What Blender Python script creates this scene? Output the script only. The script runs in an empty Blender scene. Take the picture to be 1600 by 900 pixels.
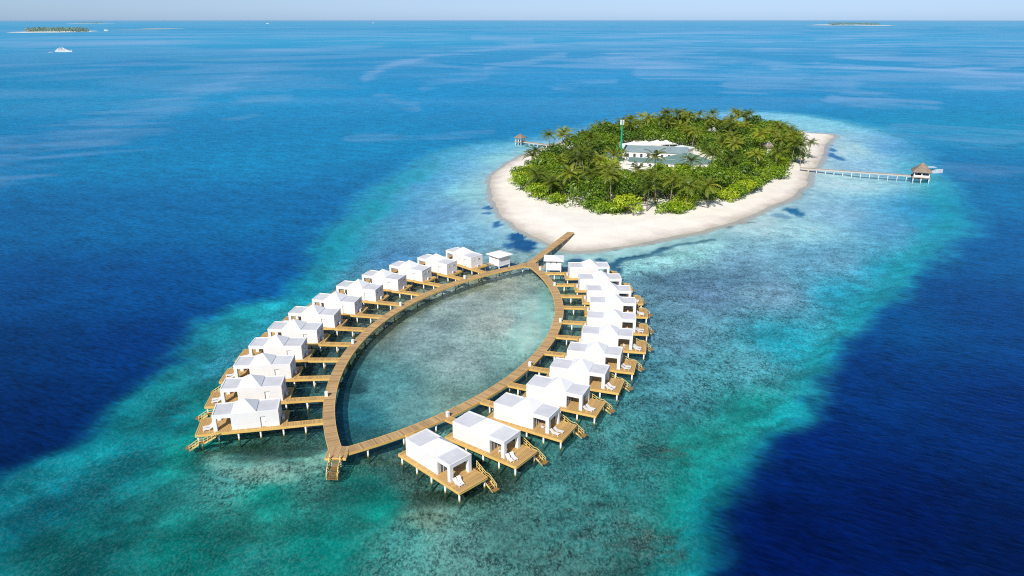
import bpy, math, random
import numpy as np
from mathutils import Vector, Matrix
R = math.radians
random.seed(7); rng = np.random.default_rng(11)
scene = bpy.context.scene
C = scene.collection

# ------------------------------------------------------------------ camera
F_PX, CAM_H, HY = 1150.0, 75.0, 31.5
PITCH = math.atan((450 - HY) / F_PX)
def U(px, py, z=0.0):
    """ground point (at height z) seen in the 1600x900 photograph"""
    x = (px - 800) / F_PX; y = (450 - py) / F_PX
    d = (x, math.cos(PITCH) + y*math.sin(PITCH), -math.sin(PITCH) + y*math.cos(PITCH))
    t = (CAM_H - z) / -d[2]
    return Vector((d[0]*t, d[1]*t, z))
def UA(P, z=0.0): return np.array([[*U(p[0], p[1], z)[:2]] for p in P])
cam_d = bpy.data.cameras.new('camera'); cam = bpy.data.objects.new('camera', cam_d); C.objects.link(cam)
cam.location = (0, 0, CAM_H); cam.rotation_euler = (math.pi/2 - PITCH, 0, 0)
cam_d.sensor_width = 36; cam_d.lens = F_PX / 1600 * 36
cam_d.clip_start = 1; cam_d.clip_end = 400000
scene.camera = cam

# ------------------------------------------------------------------ light
SUN_EL, SUN_AZ = R(41), R(22)          # azimuth: from straight behind the camera towards its left
sdir = Vector((-math.sin(SUN_AZ)*math.cos(SUN_EL), -math.cos(SUN_AZ)*math.cos(SUN_EL), math.sin(SUN_EL)))
sl = bpy.data.lights.new('sun', 'SUN'); sl.energy = 4.9; sl.angle = R(0.5); sl.color = (1.0, 0.955, 0.88)
so = bpy.data.objects.new('sun', sl); C.objects.link(so)
so.rotation_euler = sdir.to_track_quat('Z', 'Y').to_euler(); so.location = (0, 0, 200)
w = bpy.data.worlds.new('World'); scene.world = w; w.use_nodes = True
nt = w.node_tree; nt.nodes.clear()
sky = nt.nodes.new('ShaderNodeTexSky'); sky.sky_type = 'NISHITA'; sky.sun_disc = False
sky.sun_elevation = SUN_EL; sky.sun_rotation = math.pi + SUN_AZ
sky.air_density = 1.0; sky.dust_density = 0.6; sky.ozone_density = 2.5; sky.altitude = 0
hs = nt.nodes.new('ShaderNodeHueSaturation'); hs.inputs['Saturation'].default_value = 1.0
mx = nt.nodes.new('ShaderNodeMix'); mx.data_type = 'RGBA'; mx.blend_type = 'MULTIPLY'; mx.inputs[0].default_value = 1.0
tcw = nt.nodes.new('ShaderNodeTexCoord'); sxw = nt.nodes.new('ShaderNodeSeparateXYZ'); nt.links.new(tcw.outputs['Generated'], sxw.inputs[0])
rw = nt.nodes.new('ShaderNodeValToRGB'); nt.links.new(sxw.outputs[2], rw.inputs[0])   # blue haze low over the sea
rw.color_ramp.elements[0].position = 0.0; rw.color_ramp.elements[0].color = (1.0, 1.40, 2.40, 1)
e_ = rw.color_ramp.elements.new(0.03); e_.color = (0.87, 1.14, 1.85, 1)
rw.color_ramp.elements[2].position = 0.30; rw.color_ramp.elements[2].color = (0.95, 0.97, 1.05, 1)
nt.links.new(rw.outputs[0], mx.inputs[7])
bg = nt.nodes.new('ShaderNodeBackground'); bg.inputs[1].default_value = 0.085
ow = nt.nodes.new('ShaderNodeOutputWorld')
nt.links.new(sky.outputs[0], mx.inputs[6]); nt.links.new(mx.outputs[2], bg.inputs[0]); nt.links.new(bg.outputs[0], ow.inputs[0])
scene.view_settings.view_transform = 'Standard'; scene.view_settings.look = 'None'
scene.view_settings.exposure = 0; scene.view_settings.gamma = 1
scene.render.engine = 'CYCLES'
scene.cycles.use_denoising = False; scene.cycles.pixel_filter_type = 'BLACKMAN_HARRIS'; scene.cycles.filter_width = 1.1
scene.cycles.max_bounces = 6; scene.cycles.transparent_max_bounces = 8; scene.cycles.diffuse_bounces = 3
scene.cycles.glossy_bounces = 2; scene.cycles.caustics_reflective = False; scene.cycles.caustics_refractive = False

# ------------------------------------------------------------------ materials
def lin(c):
    c = np.asarray(c, float)/255
    return np.where(c <= 0.04045, c/12.92, ((c+0.055)/1.055)**2.4)
def new_mat(name):
    m = bpy.data.materials.new(name); m.use_nodes = True
    t = m.node_tree; t.nodes.clear()
    o = t.nodes.new('ShaderNodeOutputMaterial')
    return m, t, o
def N(t, kind, **kw):
    n = t.nodes.new(kind)
    for k, v in kw.items():
        if k in n.inputs.keys() if isinstance(k, str) else False: n.inputs[k].default_value = v
        else: setattr(n, k, v)
    return n
def noise(t, vec, scale, detail=4, rough=0.55, dist=0.0):
    n = t.nodes.new('ShaderNodeTexNoise'); n.inputs['Scale'].default_value = scale
    n.inputs['Detail'].default_value = detail; n.inputs['Roughness'].default_value = rough
    n.inputs['Distortion'].default_value = dist
    if vec is not None: t.links.new(vec, n.inputs['Vector'])
    return n.outputs[0]
def ramp(t, fac, stops):
    r = t.nodes.new('ShaderNodeValToRGB'); e = r.color_ramp.elements
    while len(e) < len(stops): e.new(0.5)
    for el, (p, c) in zip(e, stops):
        el.position = p; el.color = (c, c, c, 1) if not hasattr(c, '__len__') else (*c, 1)
    t.links.new(fac, r.inputs[0]); return r.outputs[0]
def mrange(t, v, a, b, c, d):
    m = t.nodes.new('ShaderNodeMapRange'); t.links.new(v, m.inputs[0])
    for i, x in enumerate((a, b, c, d)): m.inputs[i+1].default_value = x
    return m.outputs[0]
def math_n(t, op, a, b=None):
    m = t.nodes.new('ShaderNodeMath'); m.operation = op
    for i, x in enumerate((a, b)):
        if x is None: continue
        if isinstance(x, (int, float)): m.inputs[i].default_value = x
        else: t.links.new(x, m.inputs[i])
    return m.outputs[0]
def mixc(t, fac, a, b, mode='MIX'):
    m = t.nodes.new('ShaderNodeMix'); m.data_type = 'RGBA'; m.blend_type = mode
    for i, x in ((0, fac), (6, a), (7, b)):
        if isinstance(x, (int, float)): m.inputs[i].default_value = x if i == 0 else (x, x, x, 1)
        elif hasattr(x, '__len__') and not hasattr(x, 'links'): m.inputs[i].default_value = (*x, 1) if len(x) == 3 else x
        else: t.links.new(x, m.inputs[i])
    return m.outputs[2]
def scalevec(t, vec, s):
    m = t.nodes.new('ShaderNodeVectorMath'); m.operation = 'MULTIPLY'; t.links.new(vec, m.inputs[0]); m.inputs[1].default_value = s
    return m.outputs[0]
def bump(t, h, strength, dist):
    b = t.nodes.new('ShaderNodeBump'); b.inputs['Strength'].default_value = strength; b.inputs['Distance'].default_value = dist
    t.links.new(h, b.inputs['Height']); return b.outputs[0]
def simple(name, col, rough=0.6, var=0.12, scale=1.5, coords='obj', lines=None, metallic=0.0, spec=0.3, zdirt=False):
    """painted / solid surface with weathering noise, optional siding lines on z"""
    m, t, o = new_mat(name)
    p = t.nodes.new('ShaderNodeBsdfPrincipled'); p.inputs['Roughness'].default_value = rough
    p.inputs['Metallic'].default_value = metallic; p.inputs['Specular IOR Level'].default_value = spec
    geo = t.nodes.new('ShaderNodeNewGeometry'); vec = geo.outputs['Position']
    n1 = noise(t, vec, scale, 5, 0.6); n2 = noise(t, vec, scale*0.17, 3)
    f = math_n(t, 'ADD', math_n(t, 'MULTIPLY', n1, 0.6), math_n(t, 'MULTIPLY', n2, 0.6))
    k = mrange(t, f, 0.35, 0.85, 1-var, 1+var*0.5)
    c = mixc(t, 1.0, col, k, 'MULTIPLY')
    if lines:
        sx = t.nodes.new('ShaderNodeSeparateXYZ'); t.links.new(vec, sx.inputs[0])
        fr = math_n(t, 'FRACT', math_n(t, 'DIVIDE', sx.outputs[2], lines))
        g = mrange(t, fr, 0.0, 0.14, 0.0, 1.0)
        c = mixc(t, 1.0, c, mrange(t, g, 0, 1, 0.90, 1.0), 'MULTIPLY')
        pass
    t.links.new(c, p.inputs['Base Color']); t.links.new(p.outputs[0], o.inputs[0])
    return m
def wood(name, col, dark, plank_attr=True):
    m, t, o = new_mat(name)
    p = t.nodes.new('ShaderNodeBsdfPrincipled'); p.inputs['Roughness'].default_value = 0.75; p.inputs['Specular IOR Level'].default_value = 0.15
    a = t.nodes.new('ShaderNodeAttribute'); a.attribute_name = 'rnd'
    geo = t.nodes.new('ShaderNodeNewGeometry')
    n1 = noise(t, geo.outputs['Position'], 0.35, 4); n2 = noise(t, geo.outputs['Position'], 6.0, 3)
    f = math_n(t, 'ADD', math_n(t, 'MULTIPLY', a.outputs['Fac'], 0.45), math_n(t, 'MULTIPLY', n1, 0.6))
    f = math_n(t, 'ADD', f, math_n(t, 'MULTIPLY', n2, 0.25))
    c = mixc(t, mrange(t, f, 0.3, 1.0, 0, 1), dark, col)
    t.links.new(c, p.inputs['Base Color']); t.links.new(p.outputs[0], o.inputs[0]); return m
M = {}
M['siding'] = simple('white_siding', (0.81, 0.78, 0.755), 0.6, 0.08, 0.6, lines=0.45)
M['white'] = simple('white_paint', (0.82, 0.81, 0.795), 0.5, 0.06, 1.0)
M['hip'] = simple('white_roof_paint', (0.88, 0.88, 0.87), 0.5, 0.05, 0.8)
M['membrane'] = simple('roof_membrane', (0.63, 0.64, 0.665), 0.8, 0.2, 0.5)
M['deck'] = wood('deck_boards', (0.70, 0.45, 0.18), (0.42, 0.26, 0.10))
M['walk'] = wood('walk_boards', (0.62, 0.41, 0.20), (0.36, 0.23, 0.115))
M['fascia'] = wood('deck_fascia', (0.80, 0.53, 0.165), (0.60, 0.37, 0.10))
M['rail'] = simple('stair_rail_wood', (0.82, 0.60, 0.21), 0.6, 0.15)
M['step'] = wood('stair_boards', (0.38, 0.21, 0.07), (0.2, 0.10, 0.03))
M['glass'] = simple('window_glass', (0.10, 0.125, 0.14), 0.08, 0.1, spec=0.8)
M['dark'] = simple('dark_window', (0.05, 0.06, 0.07), 0.25, 0.1, spec=0.6)
M['curtain'] = simple('white_curtain', (0.6, 0.61, 0.62), 0.8, 0.2, 5)
M['ac'] = simple('ac_casing', (0.66, 0.67, 0.68), 0.5, 0.1)
M['grille'] = simple('fan_grille', (0.18, 0.19, 0.2), 0.5, 0.1)
M['lounger'] = simple('lounger_plastic', (0.85, 0.85, 0.84), 0.45, 0.05)
M['thatch'] = simple('thatch', (0.30, 0.235, 0.18), 0.95, 0.55, 1.6, lines=0.45)
M['tealroof'] = simple('teal_sheet_roof', (0.16, 0.265, 0.24), 0.5, 0.25, 0.3)
M['greyroof'] = simple('grey_sheet_roof', (0.27, 0.35, 0.37), 0.5, 0.25, 0.3)
M['brownroof'] = simple('brown_shingle_roof', (0.20, 0.14, 0.11), 0.8, 0.35, 1.0)
M['ridge'] = simple('roof_ridge', (0.42, 0.5, 0.48), 0.5, 0.1)
M['wall'] = simple('render_wall', (0.74, 0.74, 0.72), 0.8, 0.1, 0.5)
M['tent'] = simple('tent_fabric', (0.84, 0.83, 0.82), 0.7, 0.1, 0.4)
M['mast'] = simple('green_mast_paint', (0.02, 0.36, 0.20), 0.45, 0.15)
M['jetty'] = wood('jetty_boards', (0.50, 0.38, 0.26), (0.34, 0.25, 0.17))
M['hull'] = simple('boat_gelcoat', (0.72, 0.72, 0.72), 0.25, 0.04, spec=0.5)
M['darkhull'] = simple('boat_dark_trim', (0.06, 0.09, 0.13), 0.3, 0.1)
M['trunk'] = simple('tree_trunk', (0.20, 0.145, 0.09), 0.9, 0.4, 2.0)
M['palmtrunk'] = simple('palm_trunk', (0.27, 0.21, 0.14), 0.9, 0.4, 2.0)
M['concrete'] = simple('concrete', (0.5, 0.49, 0.46), 0.9, 0.2, 0.5)

def pile_mat():
    m, t, o = new_mat('painted_pile')
    p = t.nodes.new('ShaderNodeBsdfPrincipled'); p.inputs['Roughness'].default_value = 0.7
    geo = t.nodes.new('ShaderNodeNewGeometry'); sx = t.nodes.new('ShaderNodeSeparateXYZ'); t.links.new(geo.outputs['Position'], sx.inputs[0])
    z = math_n(t, 'ADD', sx.outputs[2], math_n(t, 'MULTIPLY', noise(t, geo.outputs['Position'], 3), 0.3))
    c = ramp(t, mrange(t, z, -0.5, 1.7, 0, 1), [(0.0, (0.05, 0.07, 0.03)), (0.30, (0.12, 0.10, 0.03)), (0.42, (0.45, 0.36, 0.12)), (0.55, (0.74, 0.73, 0.68))])
    t.links.new(c, p.inputs['Base Color']); t.links.new(p.outputs[0], o.inputs[0]); return m
M['pile'] = pile_mat()

def leaf_mat(name, a, b, c3):
    m, t, o = new_mat(name)
    at = t.nodes.new('ShaderNodeAttribute'); at.attribute_name = 'rnd'
    oi = t.nodes.new('ShaderNodeObjectInfo'); geo = t.nodes.new('ShaderNodeNewGeometry')
    n1 = noise(t, geo.outputs['Position'], 0.12, 3); n2 = noise(t, geo.outputs['Position'], 0.02, 2)
    f = math_n(t, 'ADD', math_n(t, 'MULTIPLY', at.outputs['Fac'], 0.40), math_n(t, 'MULTIPLY', n1, 0.35))
    f = math_n(t, 'ADD', f, math_n(t, 'MULTIPLY', oi.outputs['Random'], 0.65))
    c = ramp(t, mrange(t, f, 0.22, 1.15, 0, 1), [(0.0, a), (0.5, b), (1.0, c3)])
    d = t.nodes.new('ShaderNodeBsdfDiffuse'); t.links.new(c, d.inputs[0])
    tr = t.nodes.new('ShaderNodeBsdfTranslucent'); t.links.new(mixc(t, 1.0, c, (1.3, 1.25, 0.5), 'MULTIPLY'), tr.inputs[0])
    g = t.nodes.new('ShaderNodeBsdfGlossy'); g.inputs['Roughness'].default_value = 0.45; g.inputs[0].default_value = (0.8, 0.9, 0.8, 1)
    ms = t.nodes.new('ShaderNodeMixShader'); ms.inputs[0].default_value = 0.3
    t.links.new(d.outputs[0], ms.inputs[1]); t.links.new(tr.outputs[0], ms.inputs[2])
    m2 = t.nodes.new('ShaderNodeMixShader'); m2.inputs[0].default_value = 0.035
    t.links.new(ms.outputs[0], m2.inputs[1]); t.links.new(g.outputs[0], m2.inputs[2]); t.links.new(m2.outputs[0], o.inputs[0]); return m
M['leaf'] = leaf_mat('broad_leaves', (0.035, 0.075, 0.010), (0.105, 0.20, 0.014), (0.25, 0.36, 0.02))
M['leafbright'] = leaf_mat('shore_leaves', (0.07, 0.15, 0.010), (0.22, 0.36, 0.014), (0.44, 0.52, 0.02))
M['frond'] = leaf_mat('palm_leaves', (0.05, 0.085, 0.014), (0.18, 0.225, 0.025), (0.42, 0.43, 0.045))
M['hazedleaf'] = leaf_mat('hazed_far_leaves', (0.10, 0.18, 0.17), (0.13, 0.22, 0.19), (0.17, 0.25, 0.21))  # distance haze mixed into the leaf colour

# ------------------------------------------------------------------ mesh builder
class MB:
    def __init__(s): s.v = []; s.f = []; s.r = []
    def add(s, vs, fs, rnd=None):
        n = len(s.v); s.v += [tuple(v) for v in vs]; rr = random.random() if rnd is None else rnd
        for f in fs: s.f.append(tuple(n+i for i in f)); s.r.append(rr)
    def box(s, x0, x1, y0, y1, z0, z1, M4=None, rnd=None):
        vs = [Vector(p) for p in ((x0,y0,z0),(x1,y0,z0),(x1,y1,z0),(x0,y1,z0),(x0,y0,z1),(x1,y0,z1),(x1,y1,z1),(x0,y1,z1))]
        if M4 is not None: vs = [M4 @ v for v in vs]
        s.add(vs, [(3,2,1,0),(4,5,6,7),(0,1,5,4),(1,2,6,5),(2,3,7,6),(3,0,4,7)], rnd); return s
    def bar(s, a, b, w, h, rnd=None):
        a = Vector(a); b = Vector(b); d = b-a; L = d.length
        q = d.to_track_quat('X', 'Z').to_matrix().to_4x4(); q.translation = a
        return s.box(0, L, -w/2, w/2, -h/2, h/2, q, rnd)
    def cyl(s, a, b, r0, r1=None, n=8, rnd=None, cap=True):
        r1 = r0 if r1 is None else r1; a = Vector(a); b = Vector(b); q = (b-a).to_track_quat('Z', 'Y')
        vs = []
        for p, r in ((a, r0), (b, r1)):
            for i in range(n):
                t = 2*math.pi*i/n; vs.append(p + q @ Vector((math.cos(t)*r, math.sin(t)*r, 0)))
        fs = [(i, (i+1) % n, n+(i+1) % n, n+i) for i in range(n)]
        if cap: fs += [tuple(range(n-1, -1, -1)), tuple(range(n, 2*n))]
        s.add(vs, fs, rnd); return s
    def mesh(s, name, mat, smooth=False):
        me = bpy.data.meshes.new(name); me.from_pydata(s.v, [], s.f)
        at = me.attributes.new('rnd', 'FLOAT', 'FACE'); at.data.foreach_set('value', s.r)
        me.materials.append(mat)
        if smooth: me.polygons.foreach_set('use_smooth', [True]*len(me.polygons))
        me.update(); return me
    def build(s, name, mat, parent=None, smooth=False, bevel=0):
        o = bpy.data.objects.new(name, s.mesh(name, mat, smooth)); C.objects.link(o)
        if parent is not None: o.parent = parent
        if bevel:
            b = o.modifiers.new('bevel', 'BEVEL'); b.width = bevel; b.segments = 2
        return o
def tag(o, label=None, cat=None, group=None, kind=None):
    for k, v in (('label', label), ('category', cat), ('group', group), ('kind', kind)):
        if v: o[k] = v
    return o
def empty(name, loc, rz=0, label=None, cat=None, group=None):
    o = bpy.data.objects.new(name, None); C.objects.link(o); o.location = loc; o.rotation_euler = (0, 0, rz)
    o.empty_display_size = 0.5
    return tag(o, label, cat, group)
def inst(name, me, parent=None, loc=(0,0,0), rz=0):
    o = bpy.data.objects.new(name, me); C.objects.link(o); o.location = loc; o.rotation_euler = (0, 0, rz)
    if parent is not None: o.parent = parent
    return o
def copy_tree(o, parent=None):
    c = o.copy(); C.objects.link(c); c.parent = parent
    for ch in list(o.children): copy_tree(ch, c)
    return c

# ------------------------------------------------------------------ numpy helpers: noise, polygons
def vnoise(x, y, seed=0):
    xi = np.floor(x).astype(np.int64); yi = np.floor(y).astype(np.int64); fx = x-xi; fy = y-yi
    fx = fx*fx*(3-2*fx); fy = fy*fy*(3-2*fy)
    def h(a, b):
        n = (a*374761393 + b*668265263 + seed*974634777) & 0x7fffffff
        n = ((n ^ (n >> 13))*1274126177) & 0x7fffffff
        return ((n ^ (n >> 16)) & 0xffff)/65535.0
    return (h(xi, yi)*(1-fx)+h(xi+1, yi)*fx)*(1-fy)+(h(xi, yi+1)*(1-fx)+h(xi+1, yi+1)*fx)*fy
def fbm(x, y, octv=4, seed=0):
    s = 0; a = 0.5; t = 0
    for k in range(octv): s = s+a*vnoise(x*2**k+17.3*k, y*2**k-9.1*k, seed+k); t += a; a *= 0.5
    return s/t
def sdf(P, X, Y):
    """signed distance, negative inside"""
    d = np.full(X.shape, 1e18); ins = np.zeros(X.shape, bool); n = len(P)
    for i in range(n):
        ax, ay = P[i]; bx, by = P[(i+1) % n]; ex, ey = bx-ax, by-ay
        t = np.clip(((X-ax)*ex+(Y-ay)*ey)/(ex*ex+ey*ey+1e-12), 0, 1)
        d = np.minimum(d, (X-ax-t*ex)**2+(Y-ay-t*ey)**2)
        c = ((ay > Y) != (by > Y)) & (X < (bx-ax)*(Y-ay)/(by-ay+1e-18)+ax); ins ^= c
    return np.where(ins, -1, 1)*np.sqrt(d)
def linedist(P, X, Y):
    d = np.full(X.shape, 1e18)
    for (ax, ay), (bx, by) in zip(P[:-1], P[1:]):
        ex, ey = bx-ax, by-ay; t = np.clip(((X-ax)*ex+(Y-ay)*ey)/(ex*ex+ey*ey+1e-12), 0, 1)
        d = np.minimum(d, (X-ax-t*ex)**2+(Y-ay-t*ey)**2)
    return np.sqrt(d)
def smooth_poly(P, k=3):
    P = np.array(P, float)
    for _ in range(k):
        Q = np.roll(P, -1, 0); P = np.stack([P*0.75+Q*0.25, P*0.25+Q*0.75], 1).reshape(-1, 2)
    return P
def sst(a, b, x): t = np.clip((x-a)/(b-a), 0, 1); return t*t*(3-2*t)

ISLAND = smooth_poly(UA([(800,352),(779,331),(768,306),(768,282),(781,263),(806,248),(835,236),(880,220),(940,208),(1010,200),(1090,196),(1170,197),(1230,202),(1262,208),(1308,210),(1288,221),(1287,243),(1266,268),(1255,290),(1237,306),(1198,326),(1150,344),(1085,362),(1030,373),(960,386),(905,393),(868,387),(835,370)]), 2)
REEF = smooth_poly(UA([(-60,800),(40,748),(100,708),(150,660),(200,622),(260,575),(300,530),(360,484),(400,470),(450,457),(478,428),(484,400),(510,370),(545,330),(590,290),(640,258),(700,232),(760,224),(830,218),(900,200),(960,188),(1050,177),(1150,173),(1230,176),(1300,186),(1360,198),(1420,216),(1445,240),(1455,262),(1475,285),(1495,310),(1520,340),(1505,370),(1460,410),(1400,460),(1340,520),(1290,580),(1250,620),(1225,660),(1180,695),(1140,730),(1122,780),(1112,840),(1108,920),(1118,1100),(500,1250),(-300,1100)]), 2)

DEEP_C = [(20,60,66,171,216),(20,150,30,146,193),(20,250,7,128,181),(20,350,0,98,156),(20,450,0,71,135),(20,550,0,50,109),(20,650,0,35,94),(20,730,0,31,89),(200,60,60,171,216),
 (200,150,36,151,198),(200,250,5,134,183),(200,350,0,107,165),(200,450,0,77,144),(200,540,0,52,119),(400,60,63,174,216),(400,150,30,155,204),(400,250,2,141,190),(400,350,0,114,171),
 (400,430,0,90,157),(600,60,60,174,216),(600,150,21,151,204),(600,220,2,142,190),(900,60,63,171,216),(900,120,45,156,209),(900,160,21,147,198),(1200,60,60,171,216),(1200,110,54,162,209),
 (1200,150,24,146,198),(1500,60,66,171,216),(1500,130,48,155,204),(1500,200,15,150,190),(1580,300,5,119,171),(1580,400,1,89,150),(1580,500,0,65,134),(1580,650,0,39,108),(1580,850,0,23,79),
 (1400,500,0,77,139),(1350,600,0,50,117),(1250,700,0,35,105),(1250,850,0,20,82),(1400,800,0,22,86),(800,38,72,178,216),(200,38,69,176,216),(1500,38,78,178,216)]  # paler far tones hold sky reflection and haze as colour
REEF_C = [(100,850,8,113,112),(300,850,5,126,117),(300,700,6,144,134),(500,850,6,137,126),(600,780,6,147,132),(420,760,6,154,138),(200,700,5,119,128),(330,560,40,148,170),(400,500,37,172,189),
 (470,450,29,167,199),(520,390,32,167,199),(600,320,78,174,215),(650,280,87,174,217),(700,250,104,185,223),(750,232,115,197,232),(700,330,103,168,208),(620,400,81,149,192),(560,440,77,151,178),
 (740,360,118,191,223),(760,300,149,230,232),(790,245,144,230,232),(820,228,132,214,232),(60,780,5,108,124),(380,560,53,156,172),(330,620,11,141,139),(260,640,9,124,132),(700,450,176,195,195),
 (650,520,157,182,182),(720,560,167,185,180),(600,600,107,166,168),(560,650,46,134,147),(650,630,124,165,163),(780,500,183,195,184),(770,440,173,182,165),(840,490,182,224,214),(828,525,190,232,216),
 (585,480,129,144,130),(655,440,136,153,132),(545,512,78,112,108),(500,570,48,88,89),(475,640,31,75,79),(880,540,90,122,115),(900,470,90,134,128),(870,590,79,111,104),(780,640,98,117,99),
 (740,430,156,162,133),(600,510,120,130,114),(540,600,51,111,116),(700,620,137,162,150),(420,690,45,94,83),(420,726,152,180,169),(360,720,85,150,145),(480,722,91,145,134),(590,700,56,100,100),
 (640,740,62,100,92),(670,800,124,151,138),(640,820,74,145,139),(560,740,22,124,114),(760,750,53,92,79),(720,840,102,148,140),(800,800,76,122,115),(900,800,63,125,121),(900,700,57,130,130),
 (860,740,68,128,126),(1000,850,46,111,105),(1000,750,50,141,137),(1080,780,17,151,135),(1080,880,22,130,119),(1100,700,23,162,149),(950,600,77,145,150),(1050,600,82,149,159),(1050,520,109,157,175),
 (1150,560,88,166,177),(1230,530,34,172,189),(1180,640,23,168,160),(1040,440,118,163,184),(1100,450,108,148,177),(1200,450,124,169,189),(1150,400,129,181,203),(1030,400,173,238,236),(1100,385,162,229,233),
 (980,400,154,221,219),(1000,415,148,219,219),(1300,400,113,177,201),(1300,330,149,202,224),(1400,350,99,174,209),(1450,350,43,171,205),(1400,420,37,170,196),(1330,460,34,168,192),(1250,350,178,234,240),
 (1300,280,195,241,241),(1350,260,162,214,239),(1320,230,195,240,241),(1400,230,111,181,226),(1480,330,37,156,205),(1250,190,156,225,239),(1100,182,134,202,237),(950,200,98,176,228),(870,215,104,185,232),
 (1180,342,206,242,242),(700,400,111,174,206),(780,340,154,219,232),(900,900,73,117,111),(1000,480,97,151,167),(990,560,77,142,156)]
def paint(cp, X, Y, p=3.2):
    W = 0; S = 0
    def warp(x, y): r = np.sqrt(x*x+y*y); return np.arctan2(x, np.maximum(y, 1))*1.6, np.log(r+20)*1.25
    qx, qy = warp(X, Y)
    for (px, py, r, g, b) in cp:
        u = U(px, max(py, 36)); cx, cy = warp(np.float64(u.x), np.float64(u.y))
        w_ = 1/(((qx-cx)**2+(qy-cy)**2+0.0006)**(p/2)); W = W+w_; S = S+w_[..., None]*np.array([r, g, b], float)
    return S/W[..., None]

def grid_axes():
    xs = list(np.arange(-135, 332, 1.35)); ys = [58.0]
    while ys[-1] < 3300: ys.append(ys[-1]+max(0.85, ys[-1]*(0.0045 if ys[-1] < 735 else 0.0085)))
    def ext(s, q, lim):
        o = []; v = s
        while abs(v) < lim: v = v+q; q *= 1.22; o.append(v)
        return o
    def ext2(s, q, lim):
        o = []; v = s
        while abs(v) < lim: v = v+q; q *= 1.05 if abs(v) < 1800 else 1.22; o.append(v)
        return o
    xs = ext2(xs[0], -2.5, 90000)[::-1]+xs+ext2(xs[-1], 2.5, 90000)
    ys = ext(ys[0], -2.5, 3000)[::-1]+ys+ext(ys[-1], 16, 260000)
    return np.array(xs), np.array(ys)
XS, YS = grid_axes(); GX, GY = np.meshgrid(XS, YS)
near = (GX > -400) & (GX < 700) & (GY > -50) & (GY < 1500)
wob = (fbm(GX/22, GY/22, 4, 3)-0.5)
d_reef = sdf(REEF, GX, GY)
d_isl0 = sdf(ISLAND, GX, GY)
d_isl = d_isl0+(fbm(GX/14, GY/14, 3, 9)-0.5)*4
edge_w = 8+np.clip(GY-150, 0, 400)*0.05
dr = d_reef+wob*13+(fbm(GX/6, GY/6, 3, 31)-0.5)*6
reef_f = 1-sst(-edge_w*0.75, edge_w*0.75, dr)
deep = paint(DEEP_C, GX, GY, 2.6); reef = paint(REEF_C, GX, GY, 3.4)
col = deep*(1-reef_f[..., None])+reef*reef_f[..., None]
# turquoise rim where white sand slides over the edge
rim = np.exp(-((dr+edge_w*0.45)/(edge_w*0.5))**2)*(0.4+fbm(GX/9, GY/9, 3, 5)*0.8)*0.75*sst(520, 330, GY)
col = col*(1-rim[..., None])+np.array([14, 170, 176])*rim[..., None]
# white sand showing through the shallows round the beach
sh = np.exp(-np.clip(d_isl, 0, None)/13.0)*(d_isl < 80)
col = col*(1-0.85*sh[..., None])+np.array([196, 222, 218])*0.85*sh[..., None]
def blob(px, py, rx, ry, c, a=0.95, soft=0.16):
    """patch of sea grass: an ellipse on the sea bed"""
    global col
    c0 = U(px, py); ex = (U(px+rx, py)-c0).length; ey = (U(px, py-ry)-U(px, py+ry)).length/2
    d = np.sqrt(((GX-c0.x)/ex)**2+((GY-c0.y)/ey)**2)+(fbm(GX/(ex*0.7), GY/(ey*0.5), 4, int(px))-0.5)*1.3
    f = (1-sst(1-soft, 1+soft, d))*a; col = col*(1-f[..., None])+np.array(c)*f[..., None]
def trail(P, wd, c, a=0.85):
    global col
    d = linedist(UA(P), GX, GY)+(fbm(GX/5, GY/5, 3, 77)-0.5)*wd*1.6
    f = (1-sst(wd*0.7, wd*1.15, d))*a; col = col*(1-f[..., None])+np.array(c)*f[..., None]
blob(806,370,15,7,(25,92,150)); blob(820,382,20,9,(25,88,145)); blob(793,381,8,4,(40,105,160))
blob(765,324,9,3,(60,120,165)); blob(777,349,8,5,(55,115,165)); blob(768,290,6,1.6,(85,150,185)); blob(760,332,7,2,(70,130,170))
blob(900,408,17,5,(40,92,130)); blob(962,388,7,3.5,(60,110,140)); blob(1012,377,20,4,(100,125,125),0.7)
trail([(938,404),(958,414),(972,402),(1000,399),(1022,393),(1040,386)],1.5,(34,92,125),0.9); trail([(1030,390),(1060,381),(1090,377),(1114,372)],1.0,(70,120,140),0.8)
blob(1030,394,10,2.5,(45,100,135),0.8); blob(965,418,9,5,(40,100,135)); blob(1243,329,12,6,(32,112,160)); blob(1222,336,14,4,(105,155,180),0.7); blob(1220,318,5,1.5,(90,140,165)); blob(1252,301,3.5,2.2,(60,120,150))
blob(1294,232,9,4,(70,135,180)); blob(1299,242,10,6,(62,125,178)); blob(1290,224,5,3,(90,145,190)); blob(1150,347,26,2.2,(105,110,100),0.8); blob(1125,353,22,2,(115,125,115),0.7)
blob(1080,430,70,16,(80,122,146),0.6,0.6); blob(1010,450,40,25,(86,128,145),0.5,0.6); blob(1150,425,60,14,(88,130,152),0.5,0.6)
blob(1065,395,60,5,(140,205,200),0.5,0.5); blob(560,603,14,4,(25,75,85),0.7)
blob(400,695,68,11,(20,55,42),0.9,0.3); blob(330,700,25,8,(30,80,70),0.6,0.4); blob(470,690,45,8,(45,85,75),0.7,0.4)
trail([(325,712),(360,724),(400,733),(450,728),(520,708)],2.6,(150,178,160),0.6); blob(405,730,45,7,(158,182,165),0.65,0.5)
blob(600,712,55,8,(60,85,62),0.6,0.5); blob(560,728,40,6,(55,90,75),0.5,0.5); blob(690,768,62,13,(30,56,40),0.85,0.35); blob(770,745,45,16,(40,72,60),0.6,0.4); blob(665,800,40,12,(128,145,120),0.6,0.5)
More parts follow.
